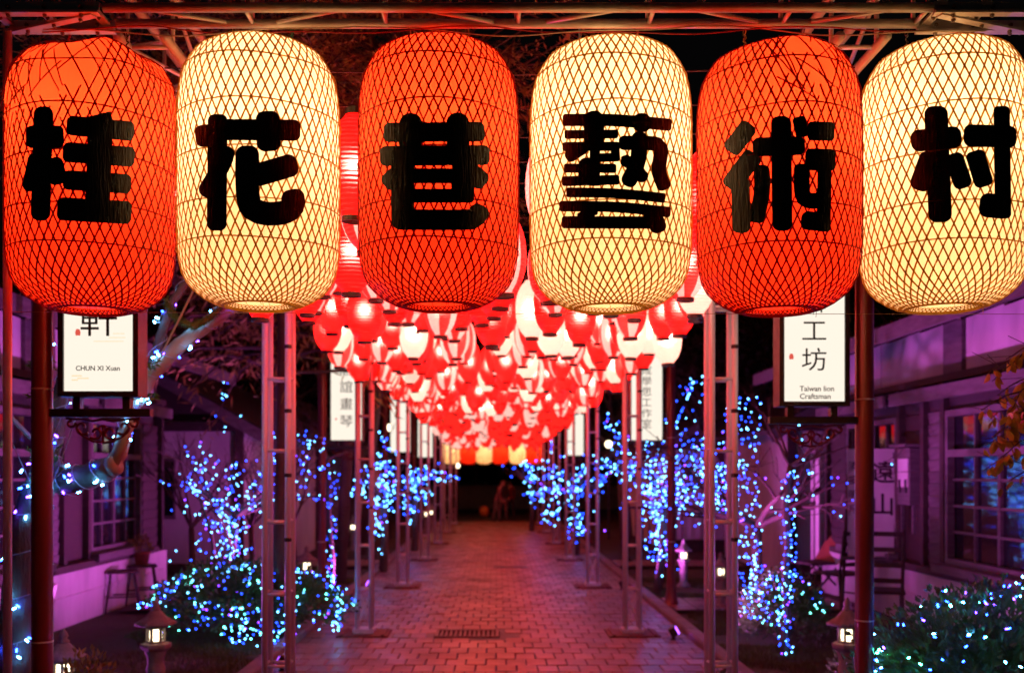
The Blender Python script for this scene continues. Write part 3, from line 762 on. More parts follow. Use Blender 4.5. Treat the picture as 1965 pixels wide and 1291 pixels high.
for key, kind, pm, bm_ in (('c0', 0, 'paper_c', 'bamboo_c'), ('r0', 0, 'paper_r', 'bamboo_r'), ('r1', 1, 'paper_r', 'bamboo_r'), ('r2', 2, 'paper_r', 'bamboo_r')):
    meshes[key] = (shell(kind).mesh('paper', M[pm], True), weave(kind, 5 + kind).mesh('bamboo_weave', M[bm_]), [h.mesh('hoop', M[bm_]) for h in hoops(kind)])
def collar(mat_p, mat_b):
    b = MB(); b.lathe([(.43 * BR, .028), (.34 * BR, .020), (.20 * BR, .016), (.02 * BR, .015)], 40, capt=True); disc = b.mesh('bottom_paper', mat_p, True)
    q = MB(); pr = [(.44 * BR + .006 * math.cos(a), .002 + .006 * math.sin(a)) for a in [2 * math.pi * i / 8 for i in range(9)]]; q.lathe(pr, 48)
    rr = random.Random(2)
    for k in range(44):                                                # woven ends under the rim
        a = 2 * math.pi * k / 44
        for sg in (1, -1):
            q.tube([((.44 - .02 * j) * BR * math.cos(a + sg * .05 * j), (.44 - .02 * j) * BR * math.sin(a + sg * .05 * j), .002 + .004 * j) for j in range(5)], .0018, 4, False)
    for k in range(7):
        a = rr.uniform(-2.8, -.3); L_ = rr.uniform(.01, .03); q.tube([(.44 * BR * math.cos(a), .44 * BR * math.sin(a), 0), (.46 * BR * math.cos(a + .03), .46 * BR * math.sin(a), -L_ * .3), (.45 * BR * math.cos(a + .06), .45 * BR * math.sin(a), -L_)], .0009, 4)
    return disc, q.mesh('bottom_rim', mat_b)
collars = {'c': collar(M['paper_c'], M['bamboo_c']), 'r': collar(M['paper_r'], M['bamboo_r'])}

CHARS = {
 '桂': ((30, 190), [([(268,72),(235,1160)],95,.8),([(97,362),(460,362)],110,.55),([(190,520),(118,880)],66,.9),([(350,560),(415,815)],92,.75),
      ([(485,250),(1130,312)],95,.55),([(450,505),(1135,555)],97,.55),([(452,770),(1100,812)],95,.55),([(395,1045),(1105,1085)],112,.5),([(812,170),(775,1120)],120,.3),([(690,215),(915,160)],45,.3)]),
 '花': ((360, 190), [([(287,145),(277,1255)],96,.7),([(73,362),(320,330)],106,.6),([(300,292),(1075,300)],103,.6),([(760,115),(775,500)],116,.7),([(380,450),(330,620),(150,930)],86,.9),
      ([(568,445),(580,960),(690,1080),(900,1085),(1005,1015),(985,862)],115,.75),([(600,745),(1045,615)],112,.7)]),
 '巷': ((710, 190), [([(392,135),(380,520)],112,.95),([(835,130),(840,520)],112,.95),([(130,320),(1092,312)],95,.6),([(93,545),(1142,535)],97,.6),([(330,660),(140,830)],90,.7),([(900,640),(1100,815)],92,.7),
      ([(310,480),(312,1180)],112,.4),([(895,520),(880,985)],112,.3),([(350,733),(900,733)],72,.3),([(330,922),(960,922)],68,.3),([(205,1148),(900,1150),(1010,1120),(1065,1010)],100,.85)]),
 '藝': ((1060, 190), [([(98,202),(600,205),(1137,250)],60,.5),([(400,112),(395,480)],98,.95),([(855,135),(850,318)],100,.95),([(115,340),(627,335)],43,.5),([(95,455),(640,452)],45,.6),([(330,440),(130,570)],62,.9),
      ([(430,560),(645,555)],42,.7),([(600,450),(600,570)],44,.6),([(110,660),(610,662)],45,.5),([(90,785),(640,770)],48,.5),([(340,560),(335,800)],92,.8),([(405,300),(405,830)],50,.3),
      ([(632,420),(960,425),(1035,480),(1015,690),(1080,865)],70,.7),([(830,310),(825,520),(790,660),(700,830)],78,.9),([(650,600),(740,610),(890,780)],62,.9),([(132,890),(600,900),(1075,945)],48,.4),([(65,1022),(600,1030),(1127,1080)],52,.5),
      ([(88,1175),(960,1178)],60,.5),([(420,1050),(250,1140)],50,.4),([(900,1060),(985,1160),(1020,1275)],82,.8)]),
 '術': ((1370, 200), [([(350,190),(150,455)],90,.6),([(390,470),(140,800)],96,.55),([(253,700),(262,1228)],90,.7),([(453,578),(455,850),(395,1130)],78,.75),([(270,1070),(430,1060)],60,.6),([(640,113),(652,1208)],98,.75),([(368,410),(868,395)],92,.7),
      ([(805,120),(850,315)],66,.5),([(893,255),(1150,262)],93,.45),([(868,527),(1160,532)],106,.5),([(1055,540),(1045,1215)],68,.5),([(830,1105),(1100,1125)],92,.75),([(840,568),(842,850),(900,918),(1020,915)],78,.6)]),
 '村': ((1705, 180), [([(450,118),(495,1225)],114,.7),([(213,455),(697,408)],106,.75),([(410,560),(280,920)],100,.75),([(610,570),(725,900)],92,.7),([(716,396),(1220,412)],108,.65),([(1078,118),(1092,1190)],80,.6),([(866,1055),(1165,1085)],118,.7),([(815,545),(920,885)],94,.6)]),
}
def catmull(P, n):
    if len(P) == 2: return [(P[0][0] + (P[1][0] - P[0][0]) * i / n, P[0][1] + (P[1][1] - P[0][1]) * i / n) for i in range(n + 1)]
    Q = [P[0]] + list(P) + [P[-1]]; out_ = []
    m_ = len(P) - 1
    for j in range(m_):
        p0, p1, p2, p3 = Q[j:j + 4]
        k = max(2, n // m_)
        for i in range(k + (j == m_ - 1)):
            t = i / k; out_.append(tuple(.5 * (2 * p1[a] + (p2[a] - p0[a]) * t + (2 * p0[a] - 5 * p1[a] + 4 * p2[a] - p3[a]) * t * t + (3 * p1[a] - p0[a] - 3 * p2[a] + p3[a]) * t ** 3) for a in (0, 1)))
    return out_
def character(ch, root, cx, zb, kind):
    """black tape cut to the strokes, stuck on the bamboo: each photo point is carried onto the lantern's surface"""
    (ox, oy), strokes = CHARS[ch]; sc_ = 260 / 1291; b = MB(); rr = random.Random(ord(ch))
    C0 = Vector((0, 0, EYE)); A = Vector((cx, YL, zb))
    def onto(u, v, off):
        px, py = ox + u * sc_, oy + v * sc_; d = Vector(((px - VX) / FPX, 1, -(py - HY) / FPX)); R = BR + off
        a = d.x ** 2 + d.y ** 2; bq = -2 * (cx * d.x + YL * d.y); c = cx * cx + YL * YL - R * R; disc = bq * bq - 4 * a * c
        t = (-bq - math.sqrt(max(disc, 0))) / (2 * a); return C0 + d * t - A
    for si, (P, hw, cr) in enumerate(strokes):
        hw = hw * .985
        rc = hw * cr; fine = []
        c = catmull(P, 40); ds = [0]
        for p, q in zip(c, c[1:]): ds.append(ds[-1] + math.hypot(q[0] - p[0], q[1] - p[1]))
        T = ds[-1]
        def pt(s):
            i = 0
            while i < len(ds) - 2 and ds[i + 1] < s: i += 1
            f = (s - ds[i]) / max(ds[i + 1] - ds[i], 1e-6); p, q = c[i], c[i + 1]; L_ = math.hypot(q[0] - p[0], q[1] - p[1]) or 1
            return p[0] + (q[0] - p[0]) * f, p[1] + (q[1] - p[1]) * f, (q[0] - p[0]) / L_, (q[1] - p[1]) / L_
        ss = [rc * (1 - math.cos(math.pi / 2 * i / 6)) for i in range(7)]; mid = max(4, int((T - 2 * rc) / 40)); 
        ss = ss + [rc + (T - 2 * rc) * i / mid for i in range(1, mid)] + [T - x_ for x_ in reversed(ss)]
        W = 8; vs = []; off = .0058 + si * .0006
        for s in ss:
            e = min(s, T - s); h_ = hw if e >= rc else (hw - rc) + math.sqrt(max(rc * rc - (rc - e) ** 2, 0))
            x_, y_, dx, dy = pt(s)
            for k in range(W + 1):
                v = (k / W * 2 - 1) * h_
                wob = noise.noise(Vector((x_ * .02, y_ * .02, si))) * .0015
                vs.append(onto(x_ - dy * v, y_ + dx * v, off + wob * .3 + .0012 * (abs(v) > hw * .8) * rr.random() * .5))
        fs = [(i * (W + 1) + k, i * (W + 1) + k + 1, (i + 1) * (W + 1) + k + 1, (i + 1) * (W + 1) + k) for i in range(len(ss) - 1) for k in range(W)]
        b.add(vs, fs)
    o = b.build('character', M['tape'], root, True); o['label'] = 'fat rounded black character ' + ch + ' cut from tape'
    return o
BIG = [(177, 75, 605, 'r1', '桂', 'red', ('redw', 'wire'), 'torn, slumping red bamboo lantern with the character 桂, leftmost of the six'),
       (498, 74, 597, 'c0', '花', 'cream', ('tan', 'green'), 'cream bamboo lantern with the character 花, between the torn red one and the next red one'),
       (842, 70, 598, 'r0', '巷', 'red', ('tan', 'tan'), 'smooth red bamboo lantern with the character 巷, third of the six'),
       (1171, 78, 601, 'c0', '藝', 'cream', ('blue', 'orange'), 'cream bamboo lantern with the many-stroked character 藝, fourth of the six'),
       (1493, 78, 606, 'r2', '術', 'red', ('yellow', 'wire'), 'red bamboo lantern with the character 術, its weave split near the top'),
       (1809, 80, 601, 'c0', '村', 'cream', ('wire', 'yellow'), 'cream bamboo lantern with the character 村, rightmost of the six')]
def hook_wire(root, x, y, z0, z1, mat):
    b = MB(); n = 36; pts = []
    for i in range(n + 1):
        t = i / n; a = t * 26; pts.append((x + .0045 * math.cos(a), y + .0045 * math.sin(a), z0 + (z1 - z0) * t))
    b.tube(pts, .0018, 4)
    b.tube([(x - .0045 * math.cos(p[2] * 300), p[1], p[2]) for p in pts], .0018, 4)
    b.tube([(x, y + .021 * math.cos(a), z1 + .021 + .021 * math.sin(a)) for a in [-1.57 + 2 * math.pi * i / 14 for i in range(15)]], .0022, 4)
    b.tube([(x, y, z0), (x + .012, y - .01, z0 - .012), (x + .02, y, z0 - .02)], .0018, 4)
    b.build('hanging_wire', mat, root, True)
for (px, pt_, pb_, key, ch, cn, wm_, lab) in BIG:
    cx = (px - VX) / FPX * YL
    zb = EYE + (905 - pb_ - .6) / FPX * (YL + .44 * BR) - .002
    g = thing('bamboo_lantern', lab, 'lantern', (cx, YL, zb), 0, 'six big bamboo lanterns under the gate')
    sm, wmsh, hm = meshes[key]
    rot = px * .37
    a = link(sm, 'paper', g); a2 = link(wmsh, 'bamboo_weave', g, kind='stuff')
    if key in ('c0', 'r0'): a.rotation_euler = a2.rotation_euler = (0, 0, rot)
    for h in hm: link(h, 'hoop', g)
    dm, rm_ = collars[key[0]]
    link(dm, 'bottom_paper', g); link(rm_, 'bottom_rim', g)
    character(ch, g, cx, zb, key)
    for k, dx in enumerate((-.105, .105)):
        hook_wire(g, dx, .055, BH - .01, ZC - .017 - zb, M['w_' + wm_[k]] if wm_[k] != 'wire' else M['wire'])
    c_ = (1.0, .80, .5) if cn == 'cream' else (1.0, .72, .45)
    lamp('bulb_light', 'POINT', 7.6 if cn == 'cream' else 10.5, c_, (0, 0, BH * .66), g, .035)
# electric cables sagging under the beam, and the tie wire along the lantern bottoms
rr = random.Random(12)
for nm, ph, lab in (('redw', 0, 'thin red electric cable looping along under the gate beam'), ('cablew', 1.3, 'thin pale electric cable looping along under the gate beam')):
    b = MB(); pts = []
    x = -1.6
    while x < 1.75:
        pts.append((x, 3.575 + .012 * math.sin(x * 5 + ph), ZC - .022 - .022 * abs(math.sin(x * 2.6 + ph)) - .006 * math.sin(x * 11 + ph))); x += .03
    b.tube(pts, .0026, 5); o = b.build('electric_cable', M['w_' + nm], None, True); tag(o, lab, 'cable')
b = MB(); b.tube([(-1.75, 3.62, 2.172), (0, 3.62, 2.166), (1.95, 3.62, 2.164)], .0012, 4); o = b.build('tie_wire', M['w_tan']); tag(o, 'thin straight wire stretched along under the six big lanterns', 'wire')

# ================================================================ CANOPY OF SMALL PAPER LANTERNS
SR, SH = .110, .43
def small_shell(seg=24, ribs=13):
    pr = []; n = ribs * 2
    for i in range(n + 1):
        t = i / n; zz = (t - .5) * 2; r = SR * max(.40, (1 - (abs(zz) * .97) ** 2.2) ** .52)
        if i % 2: r *= 1.012
        pr.append((r, .018 + t * (SH - .036)))
    b = MB(); b.lathe(pr, seg); return b
me_small = {k: small_shell().mesh('paper', M['small_' + k], True) for k in 'rws'}
b = MB(); rC = SR * .40
b.lathe([(rC + .004, .020), (rC + .004, 0), (rC - .004, 0), (rC - .004, .02)], 20); me_cap = b.mesh('bottom_cap', M['cap'])
b = MB(); b.lathe([(rC + .004, SH - .024), (rC + .004, SH), (rC - .004, SH), (rC - .004, SH - .02)], 20); b.box((0, 0, SH - .002), (rC * 2, .008, .003)); me_top = b.mesh('top_cap', M['cap'])
b = MB(); b.tube([(0, 0, SH), (.006, 0, SH + .03), (0, .004, SH + .07)], .002, 4); me_cord = b.mesh('cord', M['wire'])
def crest():
    """small black crest of round petals, printed round the white lanterns"""
    b = MB()
    for th0 in (-math.pi / 2, math.pi / 2, 0, math.pi):
        for (u, v, r) in ((-.030, .012, .009), (.030, .012, .009), (-.024, -.006, .010), (.024, -.006, .010), (-.030, .030, .006), (.030, .030, .006), (-.011, -.022, .010), (.011, -.022, .010), (0, -.016, .008), (0, .002, .006)):
            vs = []
            for k in range(9):
                a = 2 * math.pi * k / 8; q = 0 if k == 8 else r
                du, dv = u + q * math.cos(a), v + q * math.sin(a) * 1.15; th = th0 + du / SR; vs.append(((SR * 1.02 + .001) * math.cos(th), (SR * 1.02 + .001) * math.sin(th), SH * .5 + dv))
            b.add(vs, [(8, k, (k + 1) % 8) for k in range(8)])
    return b.mesh('crest', M['ink2'])
me_crest = crest()
rr = random.Random(21)
COLN = {'r': 'red paper lantern', 'w': 'white paper lantern', 's': 'red-white striped paper lantern'}
NC = 9; Y = 3.98; row = 0; cnt = 0; farL = {k: MB() for k in 'rws'}; farC = MB(); wires_far = MB()
while Y < 32.6:
    row += 1
    t = min(1, max(0, (Y - 12) / 20)); drop = .16 * t * t * (3 - 2 * t)
    zw = 3.16 - drop
    single = cnt + NC <= 300
    if single:
        b = MB(); b.tube([(-1.42, 0, 0), (0, 0, -.03), (1.42, 0, 0)], .003, 4); o = b.build('cross_wire', M['wire']); o.location = (0, Y, zw + .03)
        tag(o, f'thin cross wire carrying the {ordn(row)} row of small paper lanterns behind the gate', 'wire', 'cross wires of the lantern canopy')
    else:
        wires_far.tube([(-1.42, Y, zw + .03), (0, Y, zw), (1.42, Y, zw + .03)], .003, 4)
    for i in range(NC):
        x = -1.22 + 2.44 * i / (NC - 1) + rr.uniform(-.10, .10); z = zw - SH - .055 - rr.uniform(-.02, .20) - (.08 if (i + row) % 2 else 0); y = Y + rr.uniform(-.13, .13)
        q = rr.random(); k = 'r' if q < .52 else ('s' if q < .82 else 'w'); hasc = k == 'w' and rr.random() < .5; a = rr.uniform(0, 6.28); tl = (rr.uniform(-.05, .05), rr.uniform(-.05, .05))
        if single:
            lab = f'{COLN[k]}{" with black crest" if hasc else ""}, {ordn(i + 1)} from left in canopy row {ordn(row)} from the gate'
            g = thing('paper_lantern', lab, 'lantern', (x, y, z), a if not hasc else rr.uniform(-.4, .4), 'small paper lanterns of the canopy'); g.rotation_euler[0], g.rotation_euler[1] = tl
            link(me_small[k], 'paper', g); link(me_cap, 'bottom_cap', g); link(me_top, 'top_cap', g)
            c_ = link(me_cord, 'cord', g); c_.scale = (1, 1, 1)
            c_.scale[2] = 1.0
            if hasc: link(me_crest, 'crest', g)
            lamp('bulb_light', 'POINT', 1.75, (1.0, .80, .62), (0, 0, SH * .5), g, .022)
            cnt += 1
        else:
            n = 10; pr = []
            for j in range(9):
                tt = j / 8; zz = (tt - .5) * 2; pr.append((SR * max(.40, (1 - (abs(zz) * .97) ** 2.2) ** .52), .018 + tt * (SH - .036)))
            farL[k if k != 's' else ('r' if i % 3 else 'w')].lathe(pr, n, (x, y, z)); farC.lathe([(rC + .004, .024), (rC + .004, 0), (rC - .006, .001)], 8, (x, y, z))
    Y += .375
fl = MB()
for k, bb in (('r', farL['r']), ('w', farL['w'])):
    fl.cm = 0 if k == 'r' else 1; fl.add(bb.v, bb.f)
fl.cm = 2; fl.add(farC.v, farC.f); fl.add(wires_far.v, wires_far.f)
M['far_r'] = emat('far_red_paper', (1.4, .016, .011), 1.6); M['far_w'] = emat('far_white_paper', (1.4, .60, .50), 1.0)
o = fl.build('paper_lanterns', [M['far_r'], M['far_w'], M['cap']], None, True, kind='stuff'); tag(o, 'dense far part of the canopy of red and white paper lanterns', 'lanterns')
# far gate with six more big lanterns
YF = 34.3
g = thing('far_gate', 'far truss gate at the other end of the path', 'truss gate', (0, YF, 0))
for dz in (0, .2):
    b = MB(); b.tube([(-1.85, 0, 2.95 + dz), (1.85, 0, 2.95 + dz)], .02, 8); b.build('chord', M['galv'], g)
for x in (-1.8, 1.8):
    b = MB(); b.tube([(x, 0, 0), (x, 0, 3.2)], .03, 8); b.build('leg', M['galv'], g)
for k, px in enumerate((866, 898, 929, 960, 993, 1026)):
    key = 'c0' if k % 2 == 0 else 'r0'; cx = (px - VX) / FPX * YF
    nm = 'cream' if k % 2 == 0 else 'red'
    g = thing('bamboo_lantern', f'{nm} big lantern hanging from the far gate, {ordn(k // 2 + 1)} {nm} one from the left', 'lantern', (cx, YF, 1.86), .7 * k, 'six big lanterns on the far gate')
    sm, wmsh, hm = meshes[key]; link(sm, 'paper', g); link(wmsh, 'bamboo_weave', g, kind='stuff'); dm, rm_ = collars[key[0]]; link(dm, 'bottom_paper', g); link(rm_, 'bottom_rim', g)
    b = MB(); b.tube([(-.1, 0, BH), (-.1, 0, 1.09)], .003, 4); b.tube([(.1, 0, BH), (.1, 0, 1.09)], .003, 4); b.build('hanging_wire', M['wire'], g)
    lamp('bulb_light', 'POINT', 6, (1, .78, .5), (0, 0, BH * .6), g, .035)

# ================================================================ TREES, SHRUBS AND THEIR STRINGS OF LIGHTS
def grow(p, d, L, r, lev, rr, segs, droop=.0, spread=.7, kids=(2, 3), wig=.25, minr=.004):
    """adds (points, radii, level) limbs"""
    n = 5; pts = [p.copy()]; rad = [r]; q = p.copy(); dd = d.normalized()
    for i in range(n):
        dd = (dd + Vector((rr.uniform(-wig, wig), rr.uniform(-wig, wig), rr.uniform(-wig, wig) * .7 - droop)) * .5).normalized()
        q = q + dd * L / n; pts.append(q.copy()); rad.append(max(minr, r * (1 - .45 * (i + 1) / n)))
    segs.append((pts, rad, lev))
    if lev <= 0: return
    for k in range(rr.randint(*kids)):
        i = rr.randint(2, n); nd = (dd + Vector((rr.uniform(-1, 1), rr.uniform(-1, 1), rr.uniform(-.5, .9))) * spread).normalized()
        grow(pts[i], nd, L * rr.uniform(.55, .8), rad[i] * .68, lev - 1, rr, segs, droop, spread, kids, wig, minr)
def limb_mesh(segs, pred=lambda l: True, seg=6):
    b = MB()
    for pts, rad, lev in segs:
        if pred(lev): b.tube(pts, rad, seg if rad[0] > .015 else 4)
    return b
LEDN = [M['led_cn'], M['led_bn'], M['led_vn'], M['led_gn']]
LEDM = [M['led_c'], M['led_b'], M['led_v'], M['led_g']]
def led_string(label, pts, loc, r, rr, wire_lines=(), mix=(.44, .48, .08), individual=0, group='strings of blue and white fairy lights', green=0):
    g = thing('string_lights', label, 'string lights', loc, 0, group)
    loc = Vector(loc); b = MB()
    for i, p in enumerate(pts):
        q = rr.random(); k = 0 if q < mix[0] else (1 if q < mix[0] + mix[1] else 2)
        if green and k == 0 and rr.random() < green: k = 3
        if i < individual:
            bb = MB(); d = Vector((rr.uniform(-1, 1), rr.uniform(-1, 1), rr.uniform(-1, .3))).normalized()
            bb.ball((0, 0, 0), r * .8, 6, 4, (1, 1, 1)); bb.tube([(0, 0, 0), d * r * 2.6], r * .75, 6); bb.build('bulb', LEDN[k], g).location = Vector(p) - loc
        else:
            b.cm = k; b.octa(Vector(p) - loc, r * rr.uniform(.8, 1.2))
    if b.v: b.build('bulbs', LEDM, g, kind='stuff')
    if wire_lines:
        wb = MB()
        for ln in wire_lines: wb.tube([Vector(p) - loc for p in ln], .0028, 4)
        wb.build('wire', M['ledwire'], g, kind='stuff')
    return g
def along(segs, n, rr, jit=.03, pred=lambda l: True, zmin=-9, zmax=99):
    S = [s for s in segs if pred(s[2])]; W = [sum((a - b).length for a, b in zip(s[0], s[0][1:])) for s in S]; out_ = []
    tries = 0
    while len(out_) < n and tries < n * 20:
        tries += 1
        pts, rad, lev = rr.choices(S, W)[0]; i = rr.randrange(len(pts) - 1); f = rr.random(); p = pts[i].lerp(pts[i + 1], f)
        v = Vector((rr.gauss(0, 1), rr.gauss(0, 1), rr.gauss(0, 1))).normalized(); p = p + v * (rad[i] + rr.uniform(.004, jit))
        if zmin < p.z < zmax: out_.append(p)
    return out_
def spiral(pts, rad, turns, n, off=.012):
    """points winding round a limb"""
    out_ = []; pts = [Vector(p) for p in pts]; m_ = len(pts) - 1
    for k in range(n + 1):
        t = k / n * m_; i = min(int(t), m_ - 1); f = t - i; p = pts[i].lerp(pts[i + 1], f); d = (pts[i + 1] - pts[i]).normalized(); u = d.orthogonal().normalized(); v = d.cross(u)
        r = (rad[i] + (rad[i + 1] - rad[i]) * f) + off; a = 2 * math.pi * turns * k / n
        out_.append(p + (u * math.cos(a) + v * math.sin(a)) * r)
    return out_
def foliage_blob(b, c, rad, n, rr, L, W, shell_=.72, up=.3):
    for _ in range(n):
        v = Vector((rr.gauss(0, 1), rr.gauss(0, 1), rr.gauss(0, 1))).normalized()
        if v.z < -.35: v.z *= -.6
        q = noise.noise(v * 2.3 + Vector(c)) * .22 + noise.noise(v * 5.5 + Vector(c)) * .13 + 1
        t = rr.uniform(shell_, 1.04) if rr.random() < .85 else rr.uniform(.4, shell_)
        p = Vector((c[0] + v.x * rad[0] * q * t, c[1] + v.y * rad[1] * q * t, c[2] + v.z * rad[2] * q * t))
        if p.z < .01: continue
        d = (v + Vector((rr.uniform(-1, 1), rr.uniform(-1, 1), rr.uniform(-.6, 1) + up)) * .9).normalized(); n_ = (v + Vector((rr.uniform(-1, 1), rr.uniform(-1, 1), rr.uniform(-1, 1))) * .6)
        s = rr.uniform(.7, 1.25); b.leaf(p, d, n_, L * s, W * s)
def surf(c, rad, rr, zlo=-.25, zhi=1.0, front=True):
    while True:
        v = Vector((rr.gauss(0, 1), rr.gauss(0, 1), rr.gauss(0, 1))).normalized()
        if v.z < zlo or v.z > zhi: continue
        if front and v.y > .45: continue
        q = noise.noise(v * 2.3 + Vector(c)) * .22 + noise.noise(v * 5.5 + Vector(c)) * .13 + 1.03
        return Vector((c[0] + v.x * rad[0] * q, c[1] + v.y * rad[1] * q, max(.03, c[2] + v.z * rad[2] * q)))
def shrub(name, label, c, rad, n, L, W, mat, seed, stems=5):
    rr = random.Random(seed); g = thing(name, label, 'shrub', (c[0], c[1], 0)); o = Vector((c[0], c[1], 0))
    b = MB(); foliage_blob(b, (0, 0, c[2]), rad, n, rr, L, W); b.build('foliage', M[mat], g, kind='stuff')
    s = MB()
    for k in range(stems):
        a = rr.uniform(0, 6.28); e = Vector((math.cos(a) * rad[0] * .6, math.sin(a) * rad[1] * .6, c[2] + rad[2] * rr.uniform(.2, .8)))
        s.tube([(e.x * .1, e.y * .1, 0), (e.x * .4, e.y * .4, e.z * .55), e], [.014, .010, .004], 5)
    s.build('stems', M['twig'], g, kind='stuff'); return g
def tree(name, label, base, segs, mat='bark', tw='twig', cat='tree', group=None):
    g = thing(name, label, cat, base, 0, group); o = Vector(base)
    top = max(s[2] for s in segs)
    def loc(sg): return [([p - o for p in pts], rad, lev) for pts, rad, lev in sg]
    limb_mesh(loc([s for s in segs if s[2] == top]), seg=10).build('trunk', M[mat], g, True)
    b = limb_mesh(loc([s for s in segs if s[2] != top and s[2] >= top - 1]))
    if b.v: b.build('branches', M[mat], g, True, kind='stuff')
    b = limb_mesh(loc([s for s in segs if s[2] < top - 1]))
    if b.v: b.build('twigs', M[tw], g, kind='stuff')
    return g

# ---- A: gnarled tree at the left, wound with lights
YA = 5.55
def A_(px, py, dy=0): return at(px, py, YA + dy)
A0 = A_(28, 1330); A0 = Vector((A0.x, A0.y, 0))
trunkA = [A0, A_(32, 1250), A_(42, 1130), A_(58, 1010), A_(78, 930), A_(98, 885)]
tr = [.125, .115, .10, .09, .085, .08]
boughA = [A_(92, 900), A_(128, 925, -.05), A_(170, 912, -.1), A_(214, 895, -.15)]
paleA = [A_(205, 908, -.12), A_(228, 870, -.1), A_(246, 800, -.05), A_(285, 725, 0), A_(345, 660, .05), A_(430, 598, .1), A_(560, 520, .2), A_(690, 430, .4)]
leftA = [A_(90, 890), A_(112, 800, .1), A_(128, 700, .2), A_(150, 610, .3), A_(160, 480, .4), A_(120, 300, .6)]
upA = [A_(285, 725, 0), A_(310, 640, .1), A_(330, 580, .15), A_(372, 520, .2), A_(395, 420, .3)]
gA = thing('gnarled_tree', 'gnarled leaning tree at the left edge wound with fairy lights', 'tree', A0)
def rel(P): return [Vector(p) - A0 for p in P]
b = MB(); b.rough_tube(rel(trunkA), tr, 18); b.build('trunk', M['bark'], gA, True)
b = MB(); b.rough_tube(rel(boughA), [.085, .075, .066, .060], 18, .16); b.build('cut_bough', M['bark'], gA, True)
b = MB(); e = rel(boughA)[-1]; b.tube([e, e + Vector((.035, -.012, .01))], [.058, .052], 12); b.build('cut_end', M['pale_bark'], gA, True)
b = MB(); b.rough_tube(rel(paleA), [.045, .040, .036, .042, .044, .04, .034, .028], 14, .10); b.build('pale_bough', M['pale_bark'], gA, True)
b = MB(); b.tube(rel([A_(212, 905, -.14), A_(232, 860, -.16), A_(262, 790, -.14)]), [.03, .028, .02], 8); b.build('pale_bough', M['pale_bark'], gA, True)
b = MB(); b.rough_tube(rel(leftA), [.06, .05, .045, .04, .034, .03], 14); b.build('bough', M['bark'], gA, True)
b = MB(); b.tube(rel(upA), [.03, .027, .024, .02, .016], 8); b.build('bough', M['bark'], gA, True)
mossP = [A_(318, 575, .05), A_(328, 600, 0), A_(345, 617, -.02), A_(372, 626, -.02), A_(402, 610, 0), A_(425, 590, .05)]
b = MB(); b.tube(rel(mossP), [.012, .018, .016, .022, .016, .010], 8)
rr = random.Random(4)
for _ in range(500):
    i = rr.randrange(5); p = rel(mossP)[i].lerp(rel(mossP)[i + 1], rr.random()); v = Vector((rr.gauss(0, 1), rr.gauss(0, 1), rr.gauss(0, 1))).normalized(); b.leaf(p + v * .012, v, Vector((rr.random(), rr.random(), 1)), .022, .008)
b.build('mossy_branch', M['moss'], gA)
for P, r0 in (([A_(255, 790), A_(300, 700, -.05), A_(330, 640, -.1), A_(370, 560, -.1), A_(400, 500)], .006), ([A_(100, 880), A_(60, 840, -.1), A_(20, 800, -.2)], .012)):
    b = MB(); b.tube(rel(P), r0, 6); b.build('twig', M['pale_bark'], gA)
b = MB(); rr = random.Random(8)
for _ in range(60):
    p = rel([A_(rr.uniform(60, 120), rr.uniform(860, 930), -.1)])[0]; v = Vector((rr.uniform(-1, 1), rr.uniform(-1, 0), rr.uniform(-.3, 1))); b.leaf(p, v, Vector((0, -1, .5)), .05, .02)
for _ in range(50):
    p = rel([A_(rr.choice([rr.uniform(60, 80), rr.uniform(95, 118), rr.uniform(280, 300)]), rr.choice([rr.uniform(695, 712), rr.uniform(755, 765)]), -.1)])[0]; v = Vector((rr.uniform(-1, 1), rr.uniform(-1, 0), rr.uniform(-.3, .4))); b.leaf(p, v, Vector((0, -1, .5)), .05, .018)
b.build('leaves', M['moss'], gA)
rr = random.Random(31); PB = []; WL = []
for P, R, tn, nb in ((trunkA, tr, 7, 34), (boughA, [.085, .075, .066, .06], 4, 26), (paleA[1:7], [.04, .036, .042, .044, .04, .034], 9, 30), (leftA[:5], [.06, .05, .045, .04, .034], 6, 22), (upA, [.03, .027, .024, .02, .016], 4, 12)):
    S = spiral(P, R, tn, 120, .008); WL.append(S)
    for _ in range(nb):
        p = rr.choice(S); v = Vector((rr.uniform(-1, 1), rr.uniform(-1, .2), rr.uniform(-1, .6))).normalized()
        PB.append(p + v * rr.uniform(.012, .045)); WL.append([p, PB[-1]])
for _ in range(16): PB.append(A_(rr.uniform(35, 120), rr.uniform(820, 960), -.12))
for _ in range(7): PB.append(A_(rr.uniform(0, 60), rr.uniform(1130, 1260), -.13))
for P in ([A_(0, 660), A_(10, 820, -.1), A_(60, 930, -.15)], [A_(125, 700), A_(130, 770, -.2), A_(95, 850, -.2)], [A_(150, 790, -.2), A_(118, 880, -.2), A_(95, 940, -.2)]):
    WL.append(P)
led_string('fairy lights wound round the gnarled tree at the left edge', PB, A0, .0062, rr, WL, (.52, .36, .12), individual=len(PB))

